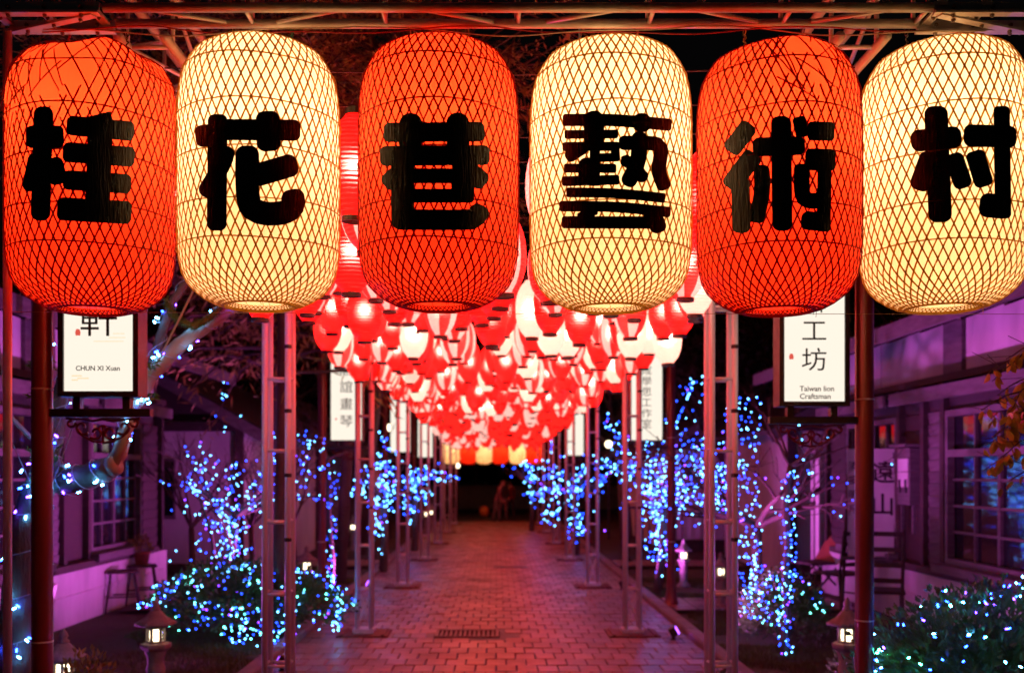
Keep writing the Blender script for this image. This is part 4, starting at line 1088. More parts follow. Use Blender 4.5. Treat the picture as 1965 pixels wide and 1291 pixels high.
# ---- B: small bare tree in the left garden, over the lit hedge
rr = random.Random(17)
B0 = at(418, 1215, 10.6); B0.z = 0
segs = []
pB = [B0, at(425, 1110, 10.6), at(445, 1050, 10.55), at(452, 990, 10.6)]
segs.append((pB, [.06, .05, .045, .042], 4))
for k in range(7):
    a = -2.6 + k * .75 + rr.uniform(-.2, .2); d = Vector((math.cos(a) * .95, math.sin(a) * .6, rr.uniform(.25, .9)))
    grow(pB[rr.choice([2, 3, 3])], d, .62, .024, 3, rr, segs, .02, .75, (2, 3), .3, .0035)
segs.append(([at(415, 1090, 10.4), at(405, 1020, 10.35), at(385, 960, 10.3), at(345, 915, 10.2)], [.022, .02, .016, .01], 3))
tree('bare_tree', 'small bare twiggy tree rising from the lit hedge left of the path', B0, segs)
Pt = along(segs, 120, rr, .05, lambda l: l >= 3, .35) + along(segs, 190, rr, .04, lambda l: l in (1, 2), .5, 2.1)
Pt += [pB[i].lerp(pB[i + 1], rr.random()) + Vector((rr.gauss(0, .06), rr.gauss(0, .06) - .05, 0)) for i in (0, 1, 2) for _ in range(28)]
Pt += [at(430 + rr.gauss(0, 38), rr.uniform(880, 1090), 10.4 + rr.gauss(0, .2)) for _ in range(150)]
Pt += [at(436 + rr.gauss(0, 12), rr.uniform(730, 830), 10.6) for _ in range(11)]
Pt += [at(rr.uniform(515, 625), rr.uniform(825, 935), 10.8) for _ in range(55)]
led_string('fairy lights scattered through the small bare tree on the left', Pt, B0, .0075, rr)
# twiggy thicket behind it
for k, (px, Y_, h) in enumerate(((365, 12.6, 1.5), (560, 13.4, 1.7), (480, 13.0, 1.6))):
    s2 = []; r2 = random.Random(60 + k); b0 = at(px, 1100, Y_); b0.z = 0
    p0 = [b0, b0 + Vector((.03, 0, .5)), b0 + Vector((0, .05, .9))]; s2.append((p0, [.05, .04, .035], 4))
    for j in range(6): grow(p0[-1], Vector((r2.uniform(-1, 1), r2.uniform(-.6, .6), r2.uniform(.5, 1.2))), h * .42, .02, 3, r2, s2, 0, .6, (2, 3), .25, .003)
    tree('bare_tree', ['twiggy leafless tree in front of the left house corner', 'twiggy leafless tree behind the nearest left truss post', 'twiggy leafless tree between two others behind the lit bare tree'][k], b0, s2, 'twig')

# ---- C: hedge clump with lights, left
C_ = (-2.40, 9.75, .30)
g = shrub('lit_hedge', 'rounded green hedge covered in fairy lights left of the path', C_, (.92, .55, .42), 9000, .05, .026, 'leaf', 3, 9)
rr = random.Random(44); Pt = []
for _ in range(400): Pt.append(surf(C_, (.90, .54, .41), rr, -.5))
for _ in range(90): p = at(rr.uniform(440, 560), rr.uniform(1165, 1240), 9.1 + rr.uniform(-.15, .15)); Pt.append(p)
led_string('net of fairy lights over the rounded hedge on the left', Pt, (C_[0], C_[1], 0), .0075, rr, (), (.55, .38, .07), 0, green=.35)

# ---- D..J: wrapped trunks and lit trees further back
def wrapped_trunk(name, label, llabel, px, pyb, pyt, Y_, r, n, seed, wpx=12, lean=0, rb=.0085, top=None):
    rr = random.Random(seed); b0 = at(px, pyb, Y_); b0.z = 0; tp = at(px + lean, pyt, Y_)
    pts = [b0 + (tp - b0) * (i / 5) + Vector((rr.gauss(0, .015), rr.gauss(0, .015), 0)) * (0 < i < 5) for i in range(6)]
    sg = [(pts, [r * (1 - .3 * i / 5) for i in range(6)], 3)]
    if top:
        for k in range(top): grow(pts[-1], Vector((rr.uniform(-1, 1), rr.uniform(-.5, .5), rr.uniform(.1, .9))), .5, .016, 2, rr, sg, 0, .6, (2, 3), .25, .003)
    tree(name, label, b0, sg)
    zb = at(0, pyb, Y_).z; P = []
    for _ in range(n):
        t = rr.random(); p = pts[0].lerp(pts[-1], t); q = at(px + lean * t + rr.uniform(-wpx, wpx), 0, Y_ - r - rr.uniform(0, .08)); P.append(Vector((q.x, q.y, p.z)))
    led_string(llabel, [p for p in P if p.z > .02], b0, rb, rr)
wrapped_trunk('slim_tree', 'slim trunk wrapped in fairy lights behind the far left sign post', 'fairy lights wrapped round the slim trunk on the left', 634, 1112, 880, 13.6, .03, 75, 71, 13, -4, .010, 5)
wrapped_trunk('slim_tree', 'slim leafless trunk wrapped in fairy lights beside the round bush right of the path', 'fairy lights wrapped round the slim trunk beside the round bush', 1506, 1258, 895, 8.85, .035, 125, 72, 17, 10, .0065, 4)
def lit_tree(label, llabel, base, segfun, seed, n, rb, extra=(), mix=(.44, .50, .06)):
    rr = random.Random(seed); sg = segfun(rr); tree('lit_tree', label, base, sg)
    P = along(sg, n, rr, .05, lambda l: l < 4) + [Vector(p) for p in extra]
    led_string(llabel, [p for p in P if p.z > .03], base, rb, rr, (), mix); return sg
def crown(b0, fork, L, r, k, spread, upz=(.2, 1.0), lev=3, kids=(2, 3)):
    def f(rr):
        sg = [([b0, b0.lerp(fork, .5) + Vector((.03, 0, 0)), fork], [r, r * .85, r * .75], lev + 1)]
        for j in range(k):
            a = 2 * math.pi * j / k + rr.uniform(-.3, .3); grow(fork, Vector((math.cos(a) * spread, math.sin(a) * spread * .7, rr.uniform(*upz))), L, r * .5, lev, rr, sg, .02, .7, kids, .28, .004)
        return sg
    return f
rr = random.Random(90)
# F1: dense cloud of blue lights right of the path, its trunk falling in a dense column
b0 = at(1262, 1118, 13.4); b0.z = 0
ex = [at(1258 + rr.gauss(0, 15), rr.uniform(925, 1075), 13.0) for _ in range(150)] + [at(1285 + rr.gauss(0, 9), rr.uniform(1040, 1110), 12.8) for _ in range(26)]
ex += [at(1290 + rr.gauss(0, 48), 900 + rr.gauss(0, 42), 13.1 + rr.gauss(0, .3)) for _ in range(380)]
ex += [at(1300 + rr.gauss(0, 40), 955 + rr.gauss(0, 24), 12.8) for _ in range(110)]
ex += [at(1160 + t * 75 + rr.gauss(0, 6), 800 + t * 130 + rr.gauss(0, 9), 13.5) for t in [rr.random() for _ in range(55)]]
ex += [at(1330 + rr.gauss(0, 16), 745 + rr.gauss(0, 12), 13.4) for _ in range(22)] + [at(1290 + t * 35, 830 - t * 80, 13.4) for t in [rr.random() for _ in range(16)]]
lit_tree('bare tree buried in a cloud of blue fairy lights right of the path', 'dense cloud of blue fairy lights right of the second right post', b0, crown(b0, at(1275, 960, 13.4), .62, .06, 8, 1.0), 91, 110, .0095, ex)
# F2: dark spreading tree with lights between the right posts and the round bush
b0 = at(1440, 1195, 10.4); b0.z = 0
ex = [at(1440 + rr.gauss(0, 14), rr.uniform(990, 1190), 10.1) for _ in range(105)] + [at(1470 + rr.gauss(0, 22), rr.uniform(1090, 1200), 9.6) for _ in range(60)]
ex += [at(rr.uniform(1385, 1460), rr.uniform(760, 1000), 10.3) for _ in range(140)] + [at(rr.uniform(1345, 1420), rr.uniform(880, 990), 10.3) for _ in range(110)]
lit_tree('dark spreading bare tree half hung with fairy lights right of the path', 'fairy lights hung through the dark spreading tree on the right', b0, crown(b0, at(1452, 1010, 10.4), .78, .07, 7, 1.05, (.15, .9)), 92, 60, .0078, ex)
# E, J: lit trees further off
def far_lit(label, llabel, px, Y_, pyb, pyf, L, n, seed, rb, cols):
    rr = random.Random(seed); b0 = at(px, pyb, Y_); b0.z = 0; ex = []
    for (x, y, sx, sy, k) in cols: ex += [at(x + rr.gauss(0, sx), y + rr.gauss(0, sy), Y_ - .3 + rr.gauss(0, .2)) for _ in range(k)]
    lit_tree(label, llabel, b0, crown(b0, at(px, pyf, Y_), L, .07, 6, .9, (.2, 1.0), 2), seed, n, rb, ex, (.48, .49, .03))
far_lit('lit bare tree left of the path between the second and third posts', 'fairy lights on the tree between the second and third left posts', 735, 16.2, 1060, 960, .5, 25, 101, .0115, ((738, 880, 11, 25, 42), (740, 940, 17, 22, 85), (722, 1000, 8, 26, 40), (675, 925, 22, 16, 22)))
far_lit('lit bare tree left of the path behind the third post', 'fairy lights on the tree behind the third left post', 795, 20.5, 1010, 940, .5, 20, 102, .014, ((792, 935, 12, 20, 62), (820, 915, 22, 9, 48), (787, 985, 6, 16, 24), (815, 955, 7, 8, 18)))
far_lit('lit bare tree right of the path between the second and third posts', 'fairy lights on the tree between the second and third right posts', 1105, 19.5, 1040, 950, .5, 25, 103, .014, ((1080, 945, 26, 17, 70), (1108, 925, 13, 20, 42), (1108, 1008, 12, 16, 42), (1155, 900, 14, 20, 30), (1060, 910, 12, 16, 24), (1062, 985, 12, 12, 24)))
far_lit('small lit tree right of the path near the far gate', 'fairy lights on the small tree near the far gate', 1020, 27.5, 1000, 930, .6, 10, 104, .018, ((1018, 905, 8, 13, 34), (1022, 945, 10, 9, 22), (1058, 845, 3, 12, 6), (865, 918, 10, 4, 7)))
# ---- H: round bush, I: big near bush on the right
H_ = (at(1522, 1150, 9.3).x, 9.55, .22)
shrub('round_bush', 'clipped round green bush with fairy lights on its top, right', H_, (.40, .40, .42), 5200, .042, .022, 'leaf', 13, 6)
rr = random.Random(45)
led_string('fairy lights over the top of the clipped round bush', [surf(H_, (.40, .40, .42), rr, .15) for _ in range(62)] + [at(1440 + rr.uniform(0, 65), rr.uniform(1120, 1200), 9.05) for _ in range(45)], (H_[0], H_[1], 0), .0068, rr, (), (.55, .38, .07), green=.3)
I_ = (2.92, 5.75, .40)
shrub('leafy_bush', 'big leafy green bush lit by fairy lights at the bottom right corner', I_, (.80, .62, .52), 11000, .05, .026, 'leaf', 14, 9)
rr = random.Random(46); Pt = [surf(I_, (.80, .62, .53), rr, -.3) for _ in range(270)]
WL = []
for j in range(9):
    a0 = Vector((I_[0] - .74 + j * .17, I_[1] - .56 - .08 * math.sin(j), .10 + .3 * rr.random())); WL.append([a0, a0 + Vector((.05, -.03, .10)), a0 + Vector((.10, .02, .24))])
for j in range(4):
    z = .12 + j * .1; WL.append([Vector((I_[0] + .72 * math.cos(a), I_[1] + .63 * math.sin(a), z + .03 * math.sin(a * 7))) for a in [-2.7 + i * .12 for i in range(20)]])
for s in WL[9:]:
    for p in s[::3]: Pt.append(p + Vector((0, -.015, .01)))
led_string('fairy lights and their pale wires over the big bush at the bottom right', Pt, (I_[0], I_[1], 0), .0046, rr, WL, (.42, .48, .10), individual=len(Pt), green=.45)
shrub('yellow_bush', 'low yellow-leaved bush at the bottom left beside a stone lantern', (at(166, 1290, 5.5).x, 5.5, .30), (.17, .14, .31), 800, .045, .022, 'leaf_o', 15, 6)
shrub('low_shrub', 'low dark shrub behind the right stone lantern', (2.75, 7.5, .10), (.26, .2, .20), 800, .05, .024, 'leaf', 16, 4)

# ---- yellow-leaved branch reaching in from the right edge
yt = thing('yellow_leaf_tree', 'yellow-leaved twiggy tree reaching in at the right edge', 'tree', (2.72, 4.75, 0))
o = Vector((2.72, 4.75, 0)); b = MB(); b.tube([(0, 0, 0), (.02, 0, .8), (-.03, .02, 1.6), (.03, 0, 2.6)], [.03, .026, .02, .012], 8); b.build('trunk', M['bark'], yt, True)
rr = random.Random(55); tips = []
for (y0_, x1_, y1_) in ((660, 1900, 735), (700, 1885, 720), (760, 1880, 790), (790, 1895, 812), (835, 1880, 862), (905, 1925, 935), (890, 1890, 902), (700, 1930, 690), (820, 1905, 840), (740, 1915, 760), (775, 1905, 838), (850, 1915, 880), (800, 1925, 850), (720, 1925, 800)):
    p0 = Vector((.0, .0, at(0, y0_ - 20, 4.75).z)); e = at(x1_, y1_, 4.7 + rr.uniform(-.1, .1)) - o
    pts = [p0.lerp(e, t) + Vector((0, rr.gauss(0, .015), .05 * math.sin(t * 3.1) + rr.gauss(0, .006))) for t in [i / 7 for i in range(8)]]
    bb = MB(); bb.tube(pts, [.0075 - .0008 * i for i in range(8)], 5); bb.build('branch', M['twig'], yt); tips.append(pts)
    for _ in range(2):
        i = rr.randint(3, 6); q = pts[i] + Vector((rr.uniform(-.14, -.03), rr.uniform(-.05, .05), rr.uniform(-.05, .09))); bb = MB(); bb.tube([pts[i], q], .0018, 4); bb.build('twig', M['twig'], yt)
lms = []
for k in range(8):
    r2 = random.Random(200 + k); b = MB(); L_, W_ = .055, .030; n = 5; vs = []; curl = r2.uniform(-.5, .9)
    for i in range(n + 1):
        t = i / n; hw = W_ / 2 * math.sin(math.pi * min(1, t * .92 + .06)) ** .8; z = curl * L_ * t * t * .5
        vs += [(-hw, L_ * t, z + hw * .5), (0, L_ * t, z), (hw, L_ * t, z + hw * .5)]
    fs = [(i * 3 + j, i * 3 + j + 1, i * 3 + j + 4, i * 3 + j + 3) for i in range(n) for j in (0, 1)]
    b.add(vs, fs); b.tube([(0, -.014, .004), (0, 0, 0)], .0009, 3); lms.append(b.mesh('leaf', M['leaf_y'], True))
for _ in range(210):
    pts = rr.choice(tips); i = rr.randint(2, 6); p = pts[i].lerp(pts[i + 1], rr.random())
    l = link(rr.choice(lms), 'leaf', yt); l.location = p + Vector((rr.uniform(-.01, .01), rr.uniform(-.03, .01), -.012)); l.rotation_euler = (rr.uniform(-2.2, -1.0), rr.uniform(-.7, .7), rr.uniform(-1.3, 1.3)); s = rr.uniform(.6, 1.15); l.scale = (s, s, s)

# ---- tall cypresses behind the gate, their drooping sprays lit by the lanterns
def cypress(label, base, H, R, n, seed, z0=1.6, lean=0):
    rr = random.Random(seed); g = thing('cypress_tree', label, 'tree', base)
    t = MB(); t.tube([(0, 0, 0), (lean * .3, 0, H * .35), (lean * .6, .1, H * .7), (lean, 0, H)], [.085, .075, .055, .02], 10); t.build('trunk', M['bark'], g, True)
    lb = MB(); nb = MB()
    for _ in range(n):
        z = rr.uniform(z0, H * .98); a = rr.uniform(0, 6.283); L_ = R * (1 - .55 * (z - z0) / (H - z0)) * rr.uniform(.55, 1.1); s = Vector((lean * z / H, 0, z))
        e = s + Vector((math.cos(a) * L_, math.sin(a) * L_, -L_ * rr.uniform(-.15, .45))); m_ = s.lerp(e, .55) + Vector((0, 0, .12 * L_)); lb.tube([s, m_, e], [.026, .015, .005], 5)
        for _k in range(44):
            u = rr.uniform(.25, 1.05); p = s.lerp(m_, u / .55) if u < .55 else m_.lerp(e, (u - .55) / .45)
            p = p + Vector((rr.gauss(0, .07), rr.gauss(0, .07), rr.gauss(-.03, .06))) * (1.2 if u > .5 else .7); d = ((e - s).normalized() * .6 + Vector((rr.uniform(-1, 1), rr.uniform(-1, 1), rr.uniform(-1.1, .25)))).normalized()
            nb.leaf(p, d, Vector((rr.uniform(-1, 1), rr.uniform(-1, 1), 1)), rr.uniform(.09, .19), rr.uniform(.016, .034), .1)
    lb.build('branches', M['twig'], g); nb.build('foliage', M['needle'], g, kind='stuff')
cypress('tall cypress with drooping sprays behind the cream lantern second from the left', (-2.45, 11.4, 0), 8.2, 2.1, 120, 1, 2.6)
cypress('tall cypress with drooping sprays behind the middle red lantern', (-.95, 13.2, 0) if False else (-2.25, 14.6, 0), 10.0, 2.9, 170, 2, 4.0, .6)
cypress('cypress at the far left behind the torn red lantern', (-4.9, 15.2, 0), 9.0, 2.2, 110, 3, 3.4)
# a cypress with long boughs whose fronds hang out over the lantern canopy
def frond_tree(label, base, H, clumps, seed):
    rr = random.Random(seed); o = Vector(base); g = thing('cypress_tree', label, 'tree', base)
    t = MB(); t.tube([(0, 0, 0), (.06, 0, H * .4), (.02, .05, H * .75), (.1, 0, H)], [.06, .055, .04, .02], 10); t.build('trunk', M['bark'], g, True)
    lb = MB(); nb = MB()
    for (px, py, Y_, s) in clumps:
        e = at(px, py, Y_) - o; st = Vector((.05, 0, max(1.2, min(H * .95, e.z - .25 - .12 * abs(e.x))))); m_ = st.lerp(e, .5) + Vector((rr.uniform(-.1, .1), rr.uniform(-.1, .1), .22))
        lb.tube([st, st.lerp(m_, .5) + Vector((0, 0, .05)), m_, m_.lerp(e, .6) + Vector((0, 0, .05)), e], [.028, .022, .016, .010, .004], 5)
        for _ in range(int(6 * s)):
            u = rr.random() ** .6; p = m_.lerp(e, u); d = ((e - m_).normalized() + Vector((rr.uniform(-1, 1), rr.uniform(-1, 1), rr.uniform(-1.0, .5)))).normalized(); L_ = rr.uniform(.25, .55) * s ** .3; q = p + d * L_ - Vector((0, 0, .12 * L_))
            lb.tube([p, p.lerp(q, .5) + Vector((0, 0, .02)), q], [.006, .004, .002], 4)
            for k in range(34):
                f = rr.uniform(.1, 1); c = p.lerp(q, f); sd = d.cross(Vector((0, 0, 1))).normalized() * rr.choice((-1, 1))
                nb.leaf(c + Vector((rr.gauss(0, .012), rr.gauss(0, .012), rr.gauss(0, .012))), (d * .8 + sd * rr.uniform(.3, 1) + Vector((0, 0, rr.uniform(-.7, .2)))).normalized(), Vector((rr.uniform(-.6, .6), -.6, 1)), rr.uniform(.05, .12) * (1.15 - .5 * f), rr.uniform(.012, .022), .1)
    lb.build('branches', M['twig'], g, kind='stuff'); nb.build('foliage', M['needle'], g, kind='stuff')
frond_tree('cypress with fronds hanging over the lantern canopy above the middle red lantern', (-2.08, 9.6, 0), 6.6,
    [(x, y, 5.7 + z, s) for x, y, z, s in ((640, 90, 0, 2), (690, 110, .3, 2), (760, 60, 0, 2), (850, 95, .2, 2.5), (930, 70, .1, 2.5), (980, 110, .4, 2), (1055, 95, .2, 3), (1000, 60, 0, 2.5), (900, 125, .5, 2), (720, 140, .2, 2), (670, 40, 0, 2), (600, 60, .4, 2), (1020, 20, 0, 2), (870, 20, .2, 2), (780, 125, .5, 1.5), (560, 20, .2, 2))], 11)
frond_tree('cypress with fronds over the house at the top left, behind the torn red lantern', (-3.60, 8.0, 0), 5.6,
    [(x, y, 5.6 + z, s) for x, y, z, s in ((60, 90, 0, 2.5), (30, 130, .2, 2.5), (100, 60, 0, 2), (200, 80, .2, 2), (330, 80, .3, 2), (370, 110, 0, 2.5), (420, 70, .2, 2.5), (560, 75, .4, 2.5), (600, 100, .2, 2.5), (630, 130, 0, 2), (350, 60, .5, 2), (480, 20, .2, 2), (250, 40, 0, 2))], 12)
cypress('cypress whose low boughs hang over the canopy left of the middle', (-2.6, 19.5, 0), 11.5, 3.4, 130, 4, 4.2, 1.4)
# dark woods behind the houses and beyond the road
def dark_tree(label, base, H, R, n, seed, group='dark trees behind the gardens'):
    rr = random.Random(seed); g = thing('dark_tree', label, 'tree', base, 0, group); sg = []
    t0 = Vector((0, 0, 0)); fk = Vector((rr.uniform(-.2, .2), 0, H * .38)); sg.append(([t0, fk * .5, fk], [.16, .13, .11], 4))
    for j in range(5): grow(fk, Vector((rr.uniform(-1, 1), rr.uniform(-.7, .7), rr.uniform(.5, 1.2))), H * .3, .06, 3, rr, sg, 0, .65, (2, 3), .25, .006)
    limb_mesh([s for s in sg if s[2] == 4], seg=8).build('trunk', M['bark'], g, True); limb_mesh([s for s in sg if s[2] < 4]).build('branches', M['twig'], g)
    b = MB()
    for _ in range(n):
        pts = rr.choice([s for s in sg if s[2] <= 2])[0]; p = rr.choice(pts) + Vector((rr.gauss(0, .3), rr.gauss(0, .3), rr.gauss(0, .25)))
        b.leaf(p, Vector((rr.uniform(-1, 1), rr.uniform(-1, 1), rr.uniform(-1, .6))), Vector((rr.uniform(-1, 1), rr.uniform(-1, 1), 1)), rr.uniform(.12, .25), rr.uniform(.05, .1))
    b.build('foliage', M['darkleaf'], g, kind='stuff')
for k, (x, y, H) in enumerate(((-9, 20, 7), (-5.6, 22.2, 6.5), (-3.2, 22.3, 5.6), (8.6, 13.6 + 6, 7), (4.6, 19.6, 4.6), (3.1, 24, 5.0), (-10, 33, 8), (10, 32, 8))):
    nm = ['dark leafy tree far left behind the left houses', 'dark leafy tree between the two left houses', 'dark leafy tree behind the lit trees left of the path', 'dark leafy tree behind the right wooden house', 'dark leafy tree between the two plastered houses on the right', 'dark leafy tree behind the lit trees right of the path', 'dark leafy tree far back at the left beside the road', 'dark leafy tree far back at the right beside the road'][k]
    dark_tree(nm, (x, y, 0), H, 2, 1500, 300 + k)
rr = random.Random(77); b = MB(); b2 = MB()
for k in range(46):
    x = -26 + k * 1.15 + rr.uniform(-.4, .4); y = 47 + rr.uniform(0, 5); h = rr.uniform(6, 10); b2.tube([(x, y, 0), (x + .1, y, h * .6)], [.16, .08], 6)
    for _ in range(330): 
        v = Vector((rr.gauss(0, 1), rr.gauss(0, 1), rr.gauss(0, 1))); b.leaf(Vector((x + v.x * .8, y + v.y * .7, h * .52 + v.z * h * .24)), v.normalized(), Vector((rr.random(), rr.random(), 1)), rr.uniform(.3, .55), rr.uniform(.2, .35))
wd = b.build('woodland', M['darkleaf'], None, kind='stuff'); tag(wd, 'dark belt of trees beyond the road', 'woodland')
b2.build('trunks', M['bark'], wd, kind='stuff')

# ================================================================ LIT SIGN POSTS
def text_part(body, size, mat, parent, loc, name='lettering', align='CENTER', bold=0.0, sx=1.0, label=None, rz=0.0):
    cu = bpy.data.curves.new('lettering', 'FONT'); cu.body = body; cu.size = size; cu.align_x = align; cu.align_y = 'CENTER'; cu.extrude = .0008; cu.offset = bold; cu.resolution_u = 3
    tmp = bpy.data.objects.new('tmp', cu); col.objects.link(tmp); dg = bpy.context.evaluated_depsgraph_get()
    me = bpy.data.meshes.new_from_object(tmp.evaluated_get(dg)); bpy.data.objects.remove(tmp); bpy.data.curves.remove(cu)
    me.name = 'lettering'; me.materials.clear(); me.materials.append(mat)
    o = link(me, name, parent, label); o.location = loc; o.rotation_euler = (R_(90), 0, rz); o.scale = (sx, 1, 1); return o
def scroll_iron(s):
    b = MB()
    def sp(cx, cz, r0, r1, a0, a1, n=18): return [(cx + (r0 + (r1 - r0) * i / n) * math.cos(a0 + (a1 - a0) * i / n), 0, cz + (r0 + (r1 - r0) * i / n) * math.sin(a0 + (a1 - a0) * i / n)) for i in range(n + 1)]
    for m_ in (-1, 1):
        for ln in (sp(.035, -.075, .012, .035, 0, 5.6), sp(.10, -.05, .010, .038, 3.3, -2.4), sp(.155, -.028, .006, .024, 2.6, -3.2), [(0, 0, -.125), (.05, 0, -.118), (.10, 0, -.09), (.13, 0, -.05)], [(0, 0, -.01), (.05, 0, -.02), (.10, 0, -.012), (.18, 0, -.006)]):
            b.tube([(p[0] * m_, p[1], p[2]) for p in ln], .0065, 5)
    b.tube(sp(0, -.06, .018, .018, 0, 6.3), .006, 5); b.tube([(0, 0, -.04), (0, 0, -.125)], .006, 5)
    return b.build('scroll_ornament', M['scroll'], s)
def sign_post(label, X, Y, side, chars, latin, csize, cz0, cstep, frame=.026, seal=None, ink='ink', arm_c=.0, wd=.385):
    """side = +1: the lit box hangs to the right of the pole"""
    g = thing('sign_post', label, 'sign', (X, Y, 0), 0, 'lit sign posts along the path')
    b = MB(); b.lathe([(.13, 0), (.13, .02), (.10, .03), (.075, .10), (.056, .2), (.052, .24), (.05, .3), (.05, 3.22), (.046, 3.25)], 20, capt=True); b.build('pole', M['redpost'], g, True)
    b = MB(); b.ball((0, 0, 3.28), .055, 12, 8); b.build('finial', M['redpost'], g, True)
    for zz in (.78, 2.0):
        b = MB(); b.lathe([(.0505, -.004), (.052, -.003), (.052, .003), (.0505, .004)], 18, (0, 0, zz)); b.build('cable_tie', M['white_board'], g)
    cx = side * .295
    b = MB(); b.box((side * .28, 0, 1.885), (.50, .05, .04), bev=.004); b.build('arm', M['black'], g)
    b = MB(); b.box((side * .28, 0, 3.13), (.50, .05, .04), bev=.004); b.build('arm', M['black'], g)
    b = MB(); b.box((0, 0, 0), (.035, .05, .055)); fm = b.mesh('foot', M['black'])
    for dx in (-.12, .12):
        for zz in (1.932, 3.083):
            o = link(fm, 'foot', g); o.location = (cx + dx, 0, zz)
    z0, z1 = 1.96, 3.055; dep = .13
    b = MB(); t = frame
    b.box((cx - wd / 2 + t / 2, 0, (z0 + z1) / 2), (t, dep, z1 - z0)); b.box((cx + wd / 2 - t / 2, 0, (z0 + z1) / 2), (t, dep, z1 - z0)); b.box((cx, 0, z0 + t / 2), (wd - 2 * t, dep - .002, t)); b.box((cx, 0, z1 - t / 2), (wd - 2 * t, dep - .002, t)); b.build('frame', M['black'], g)
    b = MB(); b.box((cx, 0, (z0 + z1) / 2), (wd - 2 * t, dep - .026, z1 - z0 - 2 * t)); f = b.build('lit_face', M['sign'], g)
    fy = -(dep - .026) / 2 - .0022
    for k, ch in enumerate(chars):
        text_part(ch, csize, M[ink], f, (cx, fy, z1 - cz0 - k * cstep), bold=0, sx=1.08)
    for (body, size, zz, xx, al, mt) in latin: text_part(body, size, M[mt], f, (cx + xx, fy, zz), align=al, bold=size * .012)
    if seal:
        sx_, sz_, sh = seal; b = MB(); b.tube([(cx + sx_, fy + .0006, sz_ - sh / 2), (cx + sx_, fy + .0006, sz_), (cx + sx_, fy + .0006, sz_ + sh / 2)], [.011, .013, .008], 8)
        o = b.build('seal', M['seal'], f); o.scale = (1, 1, 1)
    s = scroll_iron(g); s.location = (cx, 0, 1.865)
    return g, f, cx, fy
# left near sign
g, f, cx, fy = sign_post('red-brown sign post with a lit box reading CHUN XI Xuan, nearest left', -2.20, 4.9, 1, ('春', '喜', '軒'), (('CHUN XI Xuan', .0325, 2.095, -.004, 'CENTER', 'ink2'),), .175, .248, .245, seal=(-.10, 2.268, .03))
b = MB()
for (x, z, wdt) in ((-.105, 2.060, .05), (-.075, 2.048, .055), (-.115, 2.040, .03)): b.box((cx + x, fy, z), (wdt, .0012, .005))
for (x, z, wdt) in ((.06, 2.225, .18), (.11, 2.243, .10), (.12, 2.262, .07)): b.box((cx + x * .8, fy, z), (wdt * .8, .0012, .003))
b.build('cloud_print', M['gold'], f, kind='stuff')
# right near sign
sign_post('red-brown sign post with a lit box reading Taiwan lion Craftsman, nearest right', 2.04, 5.6, -1, ('台', '灣', '獅', '工', '坊'), (('Taiwan lion', .041, 2.055, -.080, 'LEFT', 'ink3'), ('Craftsman', .041, 2.013, -.080, 'LEFT', 'ink3')), .135, .213, .159, seal=(-.125, 2.232, .03))
# the further ones
sign_post('lit sign post with four upright characters behind the second left truss post', -2.05, 11.9, 1, ('唐', '誼', '畫', '琴'), (), .15, .27, .20, frame=.012, ink='ink3', seal=(-.12, 2.22, .02))
sign_post('lit sign post with a long column of characters behind the second right truss post', 2.06, 11.9, -1, ('志', '成', '學', '思', '工', '作', '室'), (), .115, .15, .125, frame=.012, ink='ink3')
for (sd, Y_, lab) in ((-1, 18.9, 'third lit sign post along the left side of the path'), (1, 22.8, 'third lit sign post along the right side of the path'), (-1, 25.5, 'farthest lit sign post along the left side of the path')):
    sign_post(lab, sd * 2.08, Y_, -sd, ('書', '畫', '工', '坊') if False else (), (), .12, .2, .18, frame=.012)

# ================================================================ GARDEN STONE LANTERNS
def hexring(r, z, n=6, off=.0): return [(r * math.cos(off + 2 * math.pi * k / n), r * math.sin(off + 2 * math.pi * k / n), z) for k in range(n)]
b = MB(); b.lathe([(.10, 0), (.10, .03), (.075, .05), (.058, .075), (.052, .14), (.058, .20), (.066, .24), (.056, .27), (.056, .30), (.062, .33), (.075, .365)], 20); st_col = b.mesh('column', M['stone'], True)
b = MB(); b.lathe([(.078, .366), (.102, .385), (.106, .40), (.104, .415), (.07, .42)], 6, capb=True, capt=True); st_plat = b.mesh('platform', M['stone'])
b = MB()
for k in range(6):
    a = 2 * math.pi * k / 6; b.box((.058 * math.cos(a), .058 * math.sin(a), .475), (.014, .016, .112), rz=a)
b.lathe([(.064, .418), (.064, .433)], 6, capt=True, capb=True); b.lathe([(.064, .518), (.066, .532)], 6, capt=True, capb=True); st_ch = b.mesh('light_chamber', M['stone'])
b = MB(); b.lathe([(.036, .434), (.042, .45), (.042, .50), (.036, .516)], 12, capb=True, capt=True); st_lamp = b.mesh('lamp', M['lampw'], True)
b = MB()
def curl(a, z): return 1 + .16 * max(0, math.cos(6 * a)) ** 6
b.lathe([(.06, .533), (.118, .540), (.124, .556), (.098, .574), (.068, .60), (.046, .628), (.036, .64)], 48, capb=True, capt=True, sq=lambda a, z: curl(a, z) if z < .58 else 1); st_roof = b.mesh('roof', M['stone'], True)
b = MB(); b.lathe([(.03, .641), (.034, .655), (.020, .668), (.028, .685), (.024, .70), (.008, .725), (.002, .735)], 14, capt=True); st_fin = b.mesh('finial', M['stone'], True)
def stone_lantern(label, x, y, s=1.0, e=1.6):
    g = thing('stone_lantern', label, 'stone lantern', (x, y, 0), random.Random(int(x * 100)).uniform(0, 1), 'lit stone lanterns in the gardens'); g.scale = (s, s, s)
    for me, nm in ((st_col, 'column'), (st_plat, 'platform'), (st_ch, 'light_chamber'), (st_lamp, 'lamp'), (st_roof, 'roof'), (st_fin, 'finial')): link(me, nm, g)
stone_lantern('stone garden lantern with a lit chamber beside the left hedge', at(299, 0, 7).x, 7.0)
